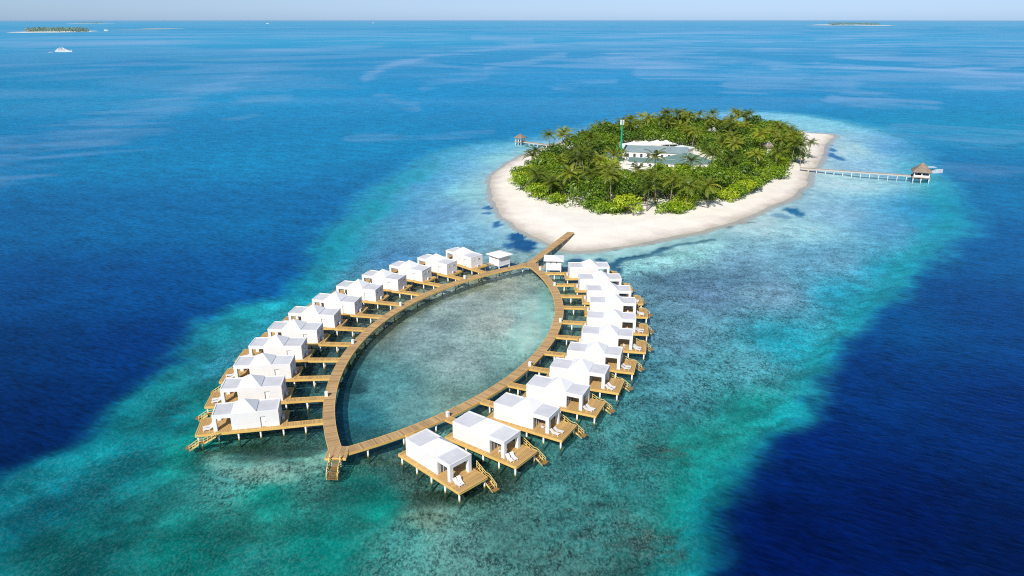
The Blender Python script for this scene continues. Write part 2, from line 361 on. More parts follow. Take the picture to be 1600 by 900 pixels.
for _k in ((505,642),(515,615),(530,590),(545,565),(565,545),(590,518),(615,495),(640,478),(675,462),(480,628),(490,660)): blob(_k[0]-18,_k[1]+4,20,8,(45,72,58),0.6,0.4)
for _k in ((740,640),(790,610),(835,585),(868,560),(885,532),(892,508),(893,487),(890,468),(880,450),(870,434)): blob(_k[0]+8,_k[1]+2,20,7,(60,85,66),0.6,0.4)
trail([(545,560),(570,532),(605,505),(640,484),(690,460),(760,440)],2.2,(88,96,62),0.5)
blob(225,97,38,4,(12,128,192),0.7,0.4); blob(320,92,60,3,(70,165,195),0.5,0.6)
# dark coral heads on the drop-off
cr = random.Random(5)
for px, py, n, sp in ((930,820,22,60),(1030,840,18,45),(1010,860,12,60),(1060,700,8,30),(1000,700,8,60),(290,660,10,60),(240,780,10,70),(860,860,10,60),(420,540,6,40),(330,580,8,50),(130,760,8,70),(430,880,6,50)):
    for _ in range(n):
        dk = cr.random(); blob(px+cr.uniform(-1,1)*sp, py+cr.uniform(-1,1)*sp*0.55, cr.uniform(4,14), cr.uniform(2,5.5), (48+30*dk, 72+15*dk, 74) if px > 800 else (5,85,95), cr.uniform(0.35,0.7), 0.4)
# crescent of pale sand inside the lagoon
CP = smooth_poly(UA([(856,438),(838,452),(818,474),(806,500),(805,530),(812,549),(830,545),(846,528),(858,505),(863,480),(862,455)]), 2)
dcp = sdf(CP, GX, GY)+(fbm(GX/3, GY/3, 4, 4)-0.5)*5
cres = (1-sst(-1.5, 1.5, dcp)); rim2 = cres*np.exp(-((dcp+2.0)/2.5)**2)*(GX < 8)
col = col*(1-0.8*cres[..., None])+np.array([150, 205, 196])*0.8*cres[..., None]
col = col*(1-0.6*rim2[..., None])+np.array([215, 230, 216])*0.6*rim2[..., None]
cres = cres*0.8
haze_f = sst(5000, 60000, np.hypot(GX, GY))*0.6; col = col*(1-haze_f[..., None])+np.array([160, 194, 222])*haze_f[..., None]  # haze towards the horizon, painted into the sea colour
# broad mottling of the reef flat, large and small
mot = (fbm(GX/11, GY/9, 4, 21)-0.5)*0.18+(fbm(GX/2.4, GY/2.4, 3, 22)-0.5)*0.34
mot_f = reef_f*(d_isl > 2)*near
col = col*(1+(mot*mot_f)[..., None]*np.array([1.0, 0.85, 0.8]))
ru, rv = GX*0.85+GY*0.5, -GX*0.5+GY*0.85
drift = sst(0.50, 0.64, fbm(ru/9, rv/5, 5, 51))*reef_f*sst(260, 150, GY)*sst(90, 45, col[..., 0])
light = sst(0.50, 0.66, fbm(ru/12, rv/6, 5, 57))*reef_f*sst(260, 150, GY)*sst(60, 20, col[..., 0])
col = col*(1+0.05*(sst(200, 120, GY)*reef_f*(col[..., 0] > 60))[..., None]*np.array([-1.6, 0.6, 0.6]))
col = col*(1-0.18*drift[..., None])*(1+0.16*light[..., None])
col = np.clip(col, 0, 255)
coral_amp = 0.38+0.62*sst(15, 75, col[..., 0])
SLICK_SHEEN = [([(-60,262),(130,215),(250,175),(330,140),(400,115)],17,.42),([(370,155),(450,150)],5,.35),([(355,186),(400,181)],3.5,.3),([(570,122),(600,105),(660,90),(740,80),(850,70),(1000,66),(1200,64)],3,.7),
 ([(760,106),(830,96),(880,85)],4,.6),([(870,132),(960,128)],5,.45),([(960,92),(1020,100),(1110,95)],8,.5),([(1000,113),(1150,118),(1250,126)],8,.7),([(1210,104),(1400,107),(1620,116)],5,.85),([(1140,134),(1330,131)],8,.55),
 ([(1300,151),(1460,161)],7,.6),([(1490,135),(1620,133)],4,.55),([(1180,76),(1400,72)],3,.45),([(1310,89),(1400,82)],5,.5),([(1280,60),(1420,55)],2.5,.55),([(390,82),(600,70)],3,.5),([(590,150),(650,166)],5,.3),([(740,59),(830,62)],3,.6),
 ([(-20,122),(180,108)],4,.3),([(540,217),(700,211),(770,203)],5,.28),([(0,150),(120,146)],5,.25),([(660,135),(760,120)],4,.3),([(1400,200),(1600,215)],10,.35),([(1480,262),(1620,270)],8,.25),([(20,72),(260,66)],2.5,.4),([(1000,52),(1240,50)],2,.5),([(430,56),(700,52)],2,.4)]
sheen = np.zeros_like(GX); TH = np.arctan2(GX, np.maximum(GY, 1)); LR = np.log(np.hypot(GX, GY)+1)
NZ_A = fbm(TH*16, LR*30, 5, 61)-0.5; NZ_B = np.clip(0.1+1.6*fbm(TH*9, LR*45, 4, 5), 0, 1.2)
for P_, w_, a_ in SLICK_SHEEN:
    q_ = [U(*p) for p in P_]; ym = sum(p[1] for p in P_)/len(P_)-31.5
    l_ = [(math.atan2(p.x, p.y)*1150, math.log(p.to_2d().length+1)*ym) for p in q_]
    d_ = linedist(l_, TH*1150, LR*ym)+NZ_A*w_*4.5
    sheen = np.maximum(sheen, (1-sst(0, w_*1.7, d_))*a_*0.62*NZ_B)  # strength of the painted sky reflection in each band
sheen = np.where(GY > 60, sheen*(1-reef_f), 0)
K_WATER = 1.32
LINC = np.clip(lin(col)/K_WATER, 0, 0.9)
opac = 0.15+0.85*(1-sst(0.35, 0.75, reef_f))+0.06*sst(0, 40, d_isl)
opac = np.where(d_isl < 12, np.minimum(opac, 0.06+0.03*np.clip(d_isl, 0, 12)), opac); opac = np.clip(opac, 0.04, 1.0)
opac = np.where(near, opac, 1.0)

def bed_z(d_i, rf, x, y):
    z = -np.clip(d_i*0.055, -60, 1.5)*(0.15+0.85*sst(0.8, 1.0, rf)) + (fbm(x/3.5, y/3.5, 3, 41)-0.5)*0.4*np.clip(d_i/15, 0, 1)*sst(0.7, 1.0, rf)
    return z
BZ = bed_z(np.where(d_isl < 0, 0, d_isl), reef_f, GX, GY)
BZ = np.where(d_isl < 0, np.minimum(1.5, -d_isl*0.09)+(fbm(GX/5, GY/5, 3, 8)-0.5)*0.25*np.clip(-d_isl/6, 0, 1), BZ)

def grid_mesh(name, Z, mask, colr, extra, mat):
    ny, nx = GX.shape
    fm = mask[:-1, :-1]
    idx = np.arange(ny*nx).reshape(ny, nx)
    q = np.stack([idx[:-1, :-1], idx[:-1, 1:], idx[1:, 1:], idx[1:, :-1]], -1)[fm]
    used, inv = np.unique(q, return_inverse=True); q = inv.reshape(-1, 4)
    V = np.stack([GX, GY, Z], -1).reshape(-1, 3)[used]
    me = bpy.data.meshes.new(name); me.vertices.add(len(V)); me.vertices.foreach_set('co', V.ravel().astype(np.float32))
    me.loops.add(q.size); me.loops.foreach_set('vertex_index', q.ravel().astype(np.int32))
    me.polygons.add(len(q)); me.polygons.foreach_set('loop_start', np.arange(0, q.size, 4, dtype=np.int32)); me.polygons.foreach_set('loop_total', np.full(len(q), 4, np.int32))
    me.polygons.foreach_set('use_smooth', np.ones(len(q), bool))
    me.update(); me.validate()
    ca = me.attributes.new('tint', 'FLOAT_COLOR', 'POINT'); c4 = np.concatenate([colr.reshape(-1, 3)[used], np.ones((len(V), 1))], 1)
    ca.data.foreach_set('color', c4.ravel().astype(np.float32))
    for k, A in extra.items():
        a = me.attributes.new(k, 'FLOAT', 'POINT'); a.data.foreach_set('value', A.reshape(-1)[used].astype(np.float32))
    me.materials.append(mat); o = bpy.data.objects.new(name, me); C.objects.link(o); return o

def water_mat():
    m, t, o = new_mat('sea_water'); L = t.links
    at = t.nodes.new('ShaderNodeAttribute'); at.attribute_name = 'tint'
    op = t.nodes.new('ShaderNodeAttribute'); op.attribute_name = 'opac'
    geo = t.nodes.new('ShaderNodeNewGeometry'); pos = geo.outputs['Position']
    # ripples: short wind waves, crests running across the wind
    rot = t.nodes.new('ShaderNodeVectorRotate'); rot.rotation_type = 'Z_AXIS'; rot.inputs['Angle'].default_value = R(28); L.new(pos, rot.inputs['Vector'])
    rp = scalevec(t, rot.outputs[0], (0.42, 1.15, 1))
    r1 = noise(t, rp, 0.85, 5, 0.62, 0.3); r2 = noise(t, scalevec(t, rot.outputs[0], (0.5, 1, 1)), 0.16, 4, 0.6)
    r3 = noise(t, pos, 0.018, 4, 0.6)
    k = math_n(t, 'ADD', math_n(t, 'MULTIPLY', r1, 1.0), math_n(t, 'MULTIPLY', r2, 0.55))
    k = mrange(t, k, 0.58, 0.98, 0.0, 1.0)
    mul = mrange(t, k, 0, 1, 0.55, 1.5)  # light and dark of the wavelets, painted into the water colour
    mul = math_n(t, 'MULTIPLY', mul, mrange(t, r3, 0.3, 0.7, 0.93, 1.08))
    c = mixc(t, 1.0, at.outputs['Color'], mul, 'MULTIPLY')
    # wind slicks: long calm bands, their pale sky reflection painted into the colour
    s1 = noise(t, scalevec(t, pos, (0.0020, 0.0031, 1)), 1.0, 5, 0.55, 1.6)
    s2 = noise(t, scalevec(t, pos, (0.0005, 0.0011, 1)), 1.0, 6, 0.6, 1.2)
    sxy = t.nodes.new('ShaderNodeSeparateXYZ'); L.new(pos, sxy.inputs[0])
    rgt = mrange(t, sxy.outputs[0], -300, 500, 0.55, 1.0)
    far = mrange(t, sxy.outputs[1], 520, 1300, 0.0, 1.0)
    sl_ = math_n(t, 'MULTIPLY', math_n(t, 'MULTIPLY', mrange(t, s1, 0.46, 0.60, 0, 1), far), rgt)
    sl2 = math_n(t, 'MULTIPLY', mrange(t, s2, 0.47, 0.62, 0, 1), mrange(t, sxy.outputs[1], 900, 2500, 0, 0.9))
    sa = t.nodes.new('ShaderNodeAttribute'); sa.attribute_name = 'slick_sheen'
    slick_sheen = math_n(t, 'MINIMUM', math_n(t, 'ADD', math_n(t, 'MULTIPLY', math_n(t, 'MAXIMUM', sl_, sl2), 0.6), math_n(t, 'MULTIPLY', sa.outputs['Fac'], 1.15)), 1.0)
    c = mixc(t, math_n(t, 'MULTIPLY', slick_sheen, 0.72), c, (0.30, 0.45, 0.64))
    d = t.nodes.new('ShaderNodeBsdfDiffuse'); L.new(c, d.inputs[0])
    tr = t.nodes.new('ShaderNodeBsdfTransparent')
    body = t.nodes.new('ShaderNodeMixShader'); L.new(op.outputs['Fac'], body.inputs[0]); L.new(tr.outputs[0], body.inputs[1]); L.new(d.outputs[0], body.inputs[2])
    nb = bump(t, r1, 0.35, 0.35)
    g = t.nodes.new('ShaderNodeBsdfGlossy'); g.inputs['Roughness'].default_value = 0.22; L.new(nb, g.inputs['Normal']); g.inputs[0].default_value = (0.45, 0.85, 1, 1)
    fr = t.nodes.new('ShaderNodeFresnel'); fr.inputs[0].default_value = 1.33; L.new(nb, fr.inputs['Normal'])
    fac = math_n(t, 'MINIMUM', math_n(t, 'MULTIPLY', fr.outputs[0], 0.7), 0.20)
    fac = math_n(t, 'ADD', fac, math_n(t, 'MULTIPLY', slick_sheen, 0.06))
    out = t.nodes.new('ShaderNodeMixShader'); L.new(fac, out.inputs[0]); L.new(body.outputs[0], out.inputs[1]); L.new(g.outputs[0], out.inputs[2])
    L.new(out.outputs[0], o.inputs[0]); return m
def bed_mat():
    m, t, o = new_mat('coral_bed'); L = t.links
    at = t.nodes.new('ShaderNodeAttribute'); at.attribute_name = 'tint'
    fl = t.nodes.new('ShaderNodeAttribute'); fl.attribute_name = 'coral'
    geo = t.nodes.new('ShaderNodeNewGeometry'); pos = geo.outputs['Position']
    vy = scalevec(t, pos, (1.0, 0.62, 1.0)); a = noise(t, vy, 1.3, 6, 0.8, 0.3); b = noise(t, pos, 0.22, 5, 0.6, 0.4)
    v = t.nodes.new('ShaderNodeTexVoronoi'); v.inputs['Scale'].default_value = 0.75; L.new(vy, v.inputs['Vector'])
    sp = math_n(t, 'MULTIPLY', mrange(t, noise(t, vy, 2.5, 3, 0.7), 0.50, 0.58, 0, 1), fl.outputs['Fac'])  # speck mask shared by sand pockets and painted glints
    k = math_n(t, 'ADD', math_n(t, 'MULTIPLY', a, 0.75), math_n(t, 'MULTIPLY', b, 0.42))
    k = mrange(t, k, 0.49, 0.68, 0.10, 1.75)
    k = math_n(t, 'MULTIPLY', k, mrange(t, v.outputs['Distance'], 0.0, 0.8, 1.15, 0.82))
    k2 = t.nodes.new('ShaderNodeMix'); k2.data_type = 'FLOAT'; L.new(fl.outputs['Fac'], k2.inputs[0]); k2.inputs[2].default_value = 1.0; L.new(k, k2.inputs[3])
    c = mixc(t, 1.0, at.outputs['Color'], k2.outputs[0], 'MULTIPLY')
    # pale rubble and sand pockets, with sun glints painted in as bright specks
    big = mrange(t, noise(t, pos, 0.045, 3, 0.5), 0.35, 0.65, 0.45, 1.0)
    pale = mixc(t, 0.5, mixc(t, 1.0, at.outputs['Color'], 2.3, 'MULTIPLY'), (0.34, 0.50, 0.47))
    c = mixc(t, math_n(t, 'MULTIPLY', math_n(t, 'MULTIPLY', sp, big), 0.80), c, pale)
    d = t.nodes.new('ShaderNodeBsdfDiffuse'); L.new(c, d.inputs[0]); L.new(bump(t, a, 0.3, 0.4), d.inputs['Normal'])
    L.new(d.outputs[0], o.inputs[0]); return m
def sand_mat():
    m, t, o = new_mat('coral_sand'); L = t.links
    geo = t.nodes.new('ShaderNodeNewGeometry'); pos = geo.outputs['Position']
    sx = t.nodes.new('ShaderNodeSeparateXYZ'); L.new(pos, sx.inputs[0])
    n1 = noise(t, pos, 0.12, 5, 0.6); n2 = noise(t, pos, 1.3, 4, 0.6)
    z = math_n(t, 'ADD', sx.outputs[2], math_n(t, 'MULTIPLY', math_n(t, 'SUBTRACT', n1, 0.5), 0.55))
    c = ramp(t, mrange(t, z, -0.3, 1.3, 0, 1), [(0.0, (0.60, 0.60, 0.53)), (0.20, (0.56, 0.505, 0.42)), (0.34, (0.70, 0.64, 0.56)), (0.50, (0.83, 0.77, 0.67)), (1.0, (0.88, 0.83, 0.74))])
    c = mixc(t, 1.0, c, mrange(t, math_n(t, 'ADD', n2, n1), 0.6, 1.4, 0.86, 1.06), 'MULTIPLY')
    d = t.nodes.new('ShaderNodeBsdfDiffuse'); L.new(c, d.inputs[0]); L.new(bump(t, n2, 0.25, 0.25), d.inputs['Normal']); L.new(d.outputs[0], o.inputs[0]); return m
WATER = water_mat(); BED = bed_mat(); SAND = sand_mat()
wmask = (d_isl > -4) | (~near)
o = grid_mesh('water', np.zeros_like(GX), wmask, LINC, {'opac': opac, 'slick_sheen': sheen}, WATER); tag(o, kind='structure')
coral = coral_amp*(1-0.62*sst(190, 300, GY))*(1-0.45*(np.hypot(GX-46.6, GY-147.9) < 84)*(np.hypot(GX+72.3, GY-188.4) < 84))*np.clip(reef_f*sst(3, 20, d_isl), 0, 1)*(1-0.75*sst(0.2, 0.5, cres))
bedc = np.clip(1.12*LINC/np.clip(1-opac, 0.33, 1)[..., None], 0, 0.85)
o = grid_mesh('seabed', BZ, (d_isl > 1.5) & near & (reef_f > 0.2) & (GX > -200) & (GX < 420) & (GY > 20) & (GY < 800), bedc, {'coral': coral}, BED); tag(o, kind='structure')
o = grid_mesh('beach', BZ+0.02, (d_isl < 3.5) & near, bedc, {}, SAND); tag(o, kind='structure')
def gz(x, y):
    i = min(max(np.searchsorted(XS, x), 1), len(XS)-1); j = min(max(np.searchsorted(YS, y), 1), len(YS)-1)
    return float(BZ[j, i])

# ------------------------------------------------------------------ boardwalk
DZ = 2.1
CL, CR_, RAD = Vector((46.6, 147.9)), Vector((-72.3, 188.4)), 85.1
def plank_strip(mb, pts, wd, z, board=0.3, gap=0.035, th=0.06):
    """boards laid across a centre line"""
    acc = 0; L = 0
    P = [Vector((p[0], p[1])) for p in pts]
    seg = [(P[i+1]-P[i]).length for i in range(len(P)-1)]; tot = sum(seg)
    def at(s):
        i = 0
        while i < len(seg)-1 and s > seg[i]: s -= seg[i]; i += 1
        d = (P[i+1]-P[i]).normalized(); return P[i]+d*s, d
    s = 0; n = 0
    while s < tot-board*0.5:
        p, d = at(s+board/2); q = Vector((-d.y, d.x)); hb = (board-gap)/2
        g = 0.0 if n % 9 else 0.05
        rr = random.random() if n % 9 else -0.8
        a = p-d*(hb-g); b = p+d*hb
        vs = [(*(a-q*wd/2), z-th), (*(b-q*wd/2), z-th), (*(b+q*wd/2), z-th), (*(a+q*wd/2), z-th), (*(a-q*wd/2), z), (*(b-q*wd/2), z), (*(b+q*wd/2), z), (*(a+q*wd/2), z)]
        mb.add(vs, [(3,2,1,0),(4,5,6,7),(0,1,5,4),(1,2,6,5),(2,3,7,6),(3,0,4,7)], rr)
        s += board; n += 1
    return tot
def side_beams(mb, pts, wd, z, h=0.42, t=0.1, ends=True):
    P = [Vector((p[0], p[1])) for p in pts]
    for sgn in (-1, 1):
        q = []
        for i, p in enumerate(P):
            d = (P[min(i+1, len(P)-1)]-P[max(i-1, 0)]).normalized(); q.append(p+Vector((-d.y, d.x))*sgn*(wd/2+t/2+0.003))
        for a, b in zip(q[:-1], q[1:]): mb.bar((*a, z-h/2+0.03), (*b, z-h/2+0.03), t, h, 0.5)
    for k in range(2, len(P)-1, 3):
        d = (P[k+1]-P[k-1]).normalized(); n = Vector((-d.y, d.x)); mb.bar((*(P[k]-n*wd/2), z-0.3), (*(P[k]+n*wd/2), z-0.3), 0.12, 0.25, 0.3)
def arc_pts(c, a0, a1, n): return [(c.x+RAD*math.cos(a0+(a1-a0)*i/n), c.y+RAD*math.sin(a0+(a1-a0)*i/n)) for i in range(n+1)]
# meeting points of the two arcs
dv = CR_-CL; dl = dv.length; hh = math.sqrt(RAD**2-(dl/2)**2); mid = (CL+CR_)/2; pn = Vector((-dv.y, dv.x))/dl
P1, P2 = mid+pn*hh, mid-pn*hh
TIP, TOP = (P1, P2) if P1.y < P2.y else (P2, P1)
def ang(c, p): return math.atan2(p.y-c.y, p.x-c.x)
aL0, aL1 = ang(CL, TIP), ang(CL, TOP)
if aL0 < 0: aL0 += 2*math.pi
if aL1 < 0: aL1 += 2*math.pi
aR0, aR1 = ang(CR_, TIP), ang(CR_, TOP)
arcL = arc_pts(CL, aL0, aL1, 70); arcR = arc_pts(CR_, aR0, aR1, 70)
WALK_W = 2.15
def pile_obj(me, parent, x, y, z0=0): return inst('pile', me, parent, (x, y, z0))
pile_me = MB().cyl((0, 0, -2.4), (0, 0, DZ-0.42), 0.17, 0.17, 10).mesh('pile', M['pile'], True)
def boardwalk(label, pts, wd, trim0=0, trim1=0, step=6, zoff=0.0, sides=(-1, 1)):
    root = empty('boardwalk', (pts[0][0], pts[0][1], 0), 0, label, 'boardwalk')
    off = Matrix.Translation((-pts[0][0], -pts[0][1], 0)); q = [(p[0]-pts[0][0], p[1]-pts[0][1]) for p in pts]
    mb = MB(); plank_strip(mb, q, wd, DZ+zoff); mb.build('decking', M['walk'], root)
    mb = MB(); side_beams(mb, q, wd, DZ+zoff); mb.build('side_beam', M['fascia'], root)
    for k in range(2, len(q)-1, step):
        d = Vector((q[k+1][0]-q[k-1][0], q[k+1][1]-q[k-1][1])).normalized(); n = Vector((-d.y, d.x))
        for s_ in sides: pile_obj(pile_me, root, q[k][0]+n.x*s_*(wd/2-0.25), q[k][1]+n.y*s_*(wd/2-0.25))
    return root
bwL = boardwalk('long curved timber boardwalk serving the left row of white villas', arcL[1:-1], WALK_W, step=3, sides=(0,))
bwR = boardwalk('curved timber boardwalk serving the right row of white villas', arcR[1:-1], WALK_W, step=4, sides=(-1,))
e0 = Vector((5.4, 222.2)); e1 = Vector((21.6, 260.2))
jd = (e1-e0).normalized()
ent = [tuple(e0+jd*(k*(e1-e0).length/14)) for k in range(15)]
boardwalk('straight timber boardwalk running from the lagoon up onto the white beach', ent, 2.3, step=2)
# tip platform with front stairs
def hand(mb, a, b, posts, h=0.95, th=0.09):
    a = Vector(a); b = Vector(b); up = Vector((0, 0, h))
    mb.bar(a+up, b+up, th, th); mb.bar(a+up*0.5, b+up*0.5, th*0.8, th*0.8)
    for i in range(posts):
        p = a.lerp(b, i/(posts-1)); mb.bar(p-Vector((0, 0, 0.1)), p+up, th, th)
tip = empty('landing_stage', (TIP.x, TIP.y, 0), 0, 'timber platform and steps into the sea at the front tip of the boardwalks', 'landing stage')
mb = MB()
for k in range(15): mb.box(-1.75+k*0.24, -1.75+k*0.24+0.215, -1.6, 2.3, DZ-0.04, DZ+0.02)
mb.build('decking', M['walk'], tip)
mb = MB().box(-1.86, 1.92, -1.72, -1.61, DZ-0.42, DZ+0.02).box(-1.86, -1.76, -1.6, 1.2, DZ-0.42, DZ).box(1.86, 1.96, -1.6, 1.2, DZ-0.42, DZ); mb.build('side_beam', M['fascia'], tip)
st = MB()
for k in range(9):
    y = -1.75-k*0.29 - (0.8 if k > 3 else 0); z = DZ-0.23*(k+1); st.box(-0.75, 0.95, y-0.26, y, z, z+0.07)
st.box(-0.75, 0.95, -3.68, -2.9, DZ-1.0, DZ-0.93); sto = st.build('stairs', M['step'], tip)
for sx in (-0.85, 1.05):
    hr = MB()
    hand(hr, (sx, -1.7, DZ), (sx, -2.9, DZ-0.95), 4); hand(hr, (sx, -2.9, DZ-0.95), (sx, -3.7, DZ-0.95), 2); hand(hr, (sx, -3.7, DZ-0.95), (sx, -5.1, DZ-2.0), 4)
    hr.build('handrail', M['rail'], sto)
for sx in (-0.7, 0.9):
    for yy in (-1.4, -3.4): pile_obj(MB().cyl((0, 0, -2.2), (0, 0, 1.1), 0.15, 0.15, 8).mesh('pile', M['pile']), tip, sx, yy)
# junction platform
jn = empty('platform', (TOP.x, TOP.y, 0), 0, 'small timber platform where the three boardwalks meet near the beach', 'platform')
mb = MB()
for k in range(22): mb.box(-3.0+k*0.26, -3.0+k*0.26+0.235, -2.6+abs(k-11)*0.05, 1.5-abs(k-10)*0.08, DZ+0.02, DZ+0.05)
mb.build('decking', M['walk'], jn)
mb = MB().box(-2.9, 2.6, -2.2, 1.0, DZ-0.4, DZ-0.07); mb.build('side_beam', M['fascia'], jn)
for p_ in ((-2.3, -1.8), (2.2, -1.8), (0, 0.6)): pile_obj(pile_me, jn, *p_)

# ------------------------------------------------------------------ villas
VL, VW = 12.0, 4.85
WT = 5.35      # wall top
def make_villa():
    r = empty('overwater_villa', (0, 0, 0))
    mb = MB(); x = -1.2
    while x < 15.05: mb.box(x, x+0.27, -5.6, 0.62, DZ-0.06, DZ); x += 0.3
    dk = mb.build('deck', M['deck'], r)
    mb = MB().box(-1.3, 15.22, 0.625, 0.74, DZ-0.44, DZ+0.03, rnd=0.5).box(-1.3, 15.22, -5.72, -5.605, DZ-0.44, DZ+0.03, rnd=0.6)
    mb.box(-1.32, -1.21, -5.6, 0.62, DZ-0.44, DZ+0.03, rnd=0.4).box(15.12, 15.24, -5.6, 0.62, DZ-0.44, DZ+0.03, rnd=0.7)
    for xx in np.arange(0.3, 14.5, 1.9): mb.box(xx, xx+0.14, -5.6, 0.62, DZ-0.40, DZ-0.065, rnd=0.1)
    mb.build('deck_beam', M['fascia'], dk)
    for x in (-0.6, 3.6, 7.6, 11.2, 14.8):
        for y in (-5.35, 0.35): pile_obj(pile_me, r, x, y)
    # walls with a recessed doorway
    mb = MB(); z0, z1 = DZ+0.003, WT
    mb.box(0, 2.45, -VW, 0, z0, z1).box(3.45, 8.7, -0.28, 0, z0, z1).box(2.45, 3.45, -0.28, 0, DZ+2.25, z1).box(2.45, 3.45, -VW, -0.30, z0, z1)
    mb.box(3.45, 8.5, -VW, -0.28, z0, z1).box(8.5, 8.7, -VW, -VW+0.28, z0, z1)
    wl = mb.build('wall', M['siding'], r)
    # open porch: edge beams, ceiling
    mb = MB().box(8.7, 12, -0.30, 0, WT-0.62, WT).box(8.7, 12, -VW, -VW+0.30, WT-0.62, WT).box(11.7, 12, -VW+0.30, -0.30, WT-0.62, WT)
    mb.box(8.51, 11.7, -VW+0.302, -0.302, WT-0.36, WT-0.30)
    mb.build('porch_beam', M['white'], r)
    mb = MB().box(11.3, 11.996, -0.72, -0.004, z0, WT-0.622); mb.build('pillar', M['white'], r, bevel=0.02)
    mb = MB().box(11.3, 11.996, -VW+0.004, -VW+0.72, z0, WT-0.622); mb.build('pillar', M['white'], r, bevel=0.02)
    mb = MB(); e = 0.02; zt = WT+0.16; w_ = 0.2
    mb.box(-e, 12+e, -w_, e, WT, zt).box(-e, 12+e, -VW-e, -VW+w_, WT, zt).box(-e, w_, -VW+w_, -w_, WT, zt).box(12-w_, 12+e, -VW+w_, -w_, WT, zt)
    mb.build('parapet', M['white'], r)
    mb = MB().box(w_, 4.0, -VW+w_, -w_, WT+0.002, WT+0.05); f1 = mb.build('flat_roof', M['membrane'], r)
    mb = MB().box(8.55, 12-w_, -VW+w_, -w_, WT+0.002, WT+0.05); mb.build('flat_roof', M['membrane'], r)
    # central hipped roof
    mb = MB(); a, b = 4.0, 8.55; zb = zt+0.02; ap = (6.27, -VW/2, zb+1.75); y0, y1 = -VW-0.03, 0.03
    base = [(a, y0, zb), (b, y0, zb), (b, y1, zb), (a, y1, zb)]
    for i in range(4): mb.add([base[i], base[(i+1) % 4], ap], [(0, 1, 2)])
    mb.box(a, b, y0, y1, WT+0.05, zb-0.001)
    mb.build('hip_roof', M['hip'], r)
    d = MB().box(2.47, 3.43, -0.297, -0.24, DZ+0.02, DZ+2.22).build('door', M['white'], r)
    MB().box(2.56, 2.61, -0.24, -0.18, DZ+0.98, DZ+1.12).build('handle', M['grille'], d)
    for (yc, wv) in ((-1.15, 0.32), (-3.3, 0.85)):
        f = MB().box(-0.05, 0.0, yc-wv/2-0.07, yc-wv/2, DZ+2.1, DZ+2.6).box(-0.05, 0, yc+wv/2, yc+wv/2+0.07, DZ+2.1, DZ+2.6).box(-0.05, 0, yc-wv/2, yc+wv/2, DZ+2.53, DZ+2.6).box(-0.05, 0, yc-wv/2, yc+wv/2, DZ+2.1, DZ+2.17).build('window', M['white'], r)
        MB().box(-0.015, -0.003, yc-wv/2, yc+wv/2, DZ+2.17, DZ+2.53).build('pane', M['dark'], f)
    # sliding glass front, set back under the porch
    gx = 8.58; g = MB().box(gx, gx+0.08, -VW+0.29, -0.29, DZ+2.3, DZ+2.9)
    for yy in np.linspace(-VW+0.30, -0.37, 5): g.box(gx, gx+0.09, yy, yy+0.07, DZ+0.01, DZ+2.3)
    g = g.build('glass_front', M['white'], r)
    MB().box(gx+0.02, gx+0.04, -VW+0.30, -0.30, DZ+0.02, DZ+2.3).build('pane', M['glass'], g)
    cu = MB()
    cu.box(gx+0.045, gx+0.06, -VW+0.4, -0.6, DZ+2.285, DZ+2.29)
    for yy in (-VW+0.6,): cu.box(gx+0.045, gx+0.06, yy-0.17, yy+0.17, DZ+0.05, DZ+2.28)
    cu.build('curtain', M['curtain'], g)
    ac = MB().box(-0.72, -0.28, -2.9, -2.0, DZ+0.05, DZ+0.75).box(-0.64, -0.34, -2.8, -2.1, DZ+0.75, DZ+0.78).build('air_conditioner', M['ac'], r)
    MB().cyl((-0.725, -2.5, DZ+0.4), (-0.745, -2.5, DZ+0.4), 0.26, 0.26, 14).build('fan_grille', M['grille'], ac)
    # stair down to the sea beside the deck
    st = MB(); y0, y1 = 0.78, 1.72
    for k in range(6): st.box(11.5+k*0.34, 11.8+k*0.34, y0, y1, DZ-0.2*(k+1)-0.06, DZ-0.2*(k+1))
    st.box(13.56, 14.5, y0-0.05, y1+0.05, DZ-1.3, DZ-1.22)
    for k in range(5): st.box(14.52+k*0.34, 14.81+k*0.34, y0, y1, DZ-1.3-0.22*(k+1), DZ-1.24-0.22*(k+1))
    st.box(16.2, 17.0, y0-0.1, y1+0.1, -0.10, 0.06)
    so_ = st.build('stairs', M['step'], r)
    hr = MB(); yy = y1+0.06
    hand(hr, (11.3, yy, DZ), (13.6, yy, DZ-1.2), 4); hand(hr, (13.6, yy, DZ-1.2), (14.5, yy, DZ-1.2), 2); hand(hr, (14.5, yy, DZ-1.2), (16.3, yy, DZ-2.4), 4)
    hr.bar((11.4, y1, DZ-0.15), (13.6, y1, DZ-1.35), 0.08, 0.28); hr.bar((14.5, y1, DZ-1.35), (16.4, y1, DZ-2.6), 0.08, 0.28)
    hr.bar((14.3, y0-0.04, DZ-1.3), (16.4, y0-0.04, DZ-2.6), 0.08, 0.28)
    hr.build('handrail', M['rail'], so_)
    pile_obj(MB().cyl((0, 0, -2.4), (0, 0, DZ-1.3), 0.14, 0.14, 8).mesh('pile', M['pile']), r, 14.0, 1.3)
    return r
VIL_L = [((329.5,649.5),(435,640)),((342.5,608),(440,602.5)),((363,572.5),(453.5,569)),((387.5,540.5),(471,540.5)),((418,513.7),(495,516)),((451,488.7),(521,492.5)),((488.5,467.5),(552.5,472.5)),((526,447),(585,453)),((566,429.5),(620.5,437)),((609.5,414.5),(657.5,423)),((653,402.3),(697.5,413)),((697.5,391),(735,402.5))]
VIL_R = [((635,686),(703.7,726)),((709,659),(786,690)),((772,629),(853.7,653.7)),((821,600),(906,620)),((860,572.5),(945,585)),((888,547),(972.5,553.7)),((908,520),(990,526)),((919,496),(995,498.7)),((921,472),(993.7,475)),((915,453.7),(987,456)),((903,435.7),(973.7,436)),((888,417.5),(956,416))]
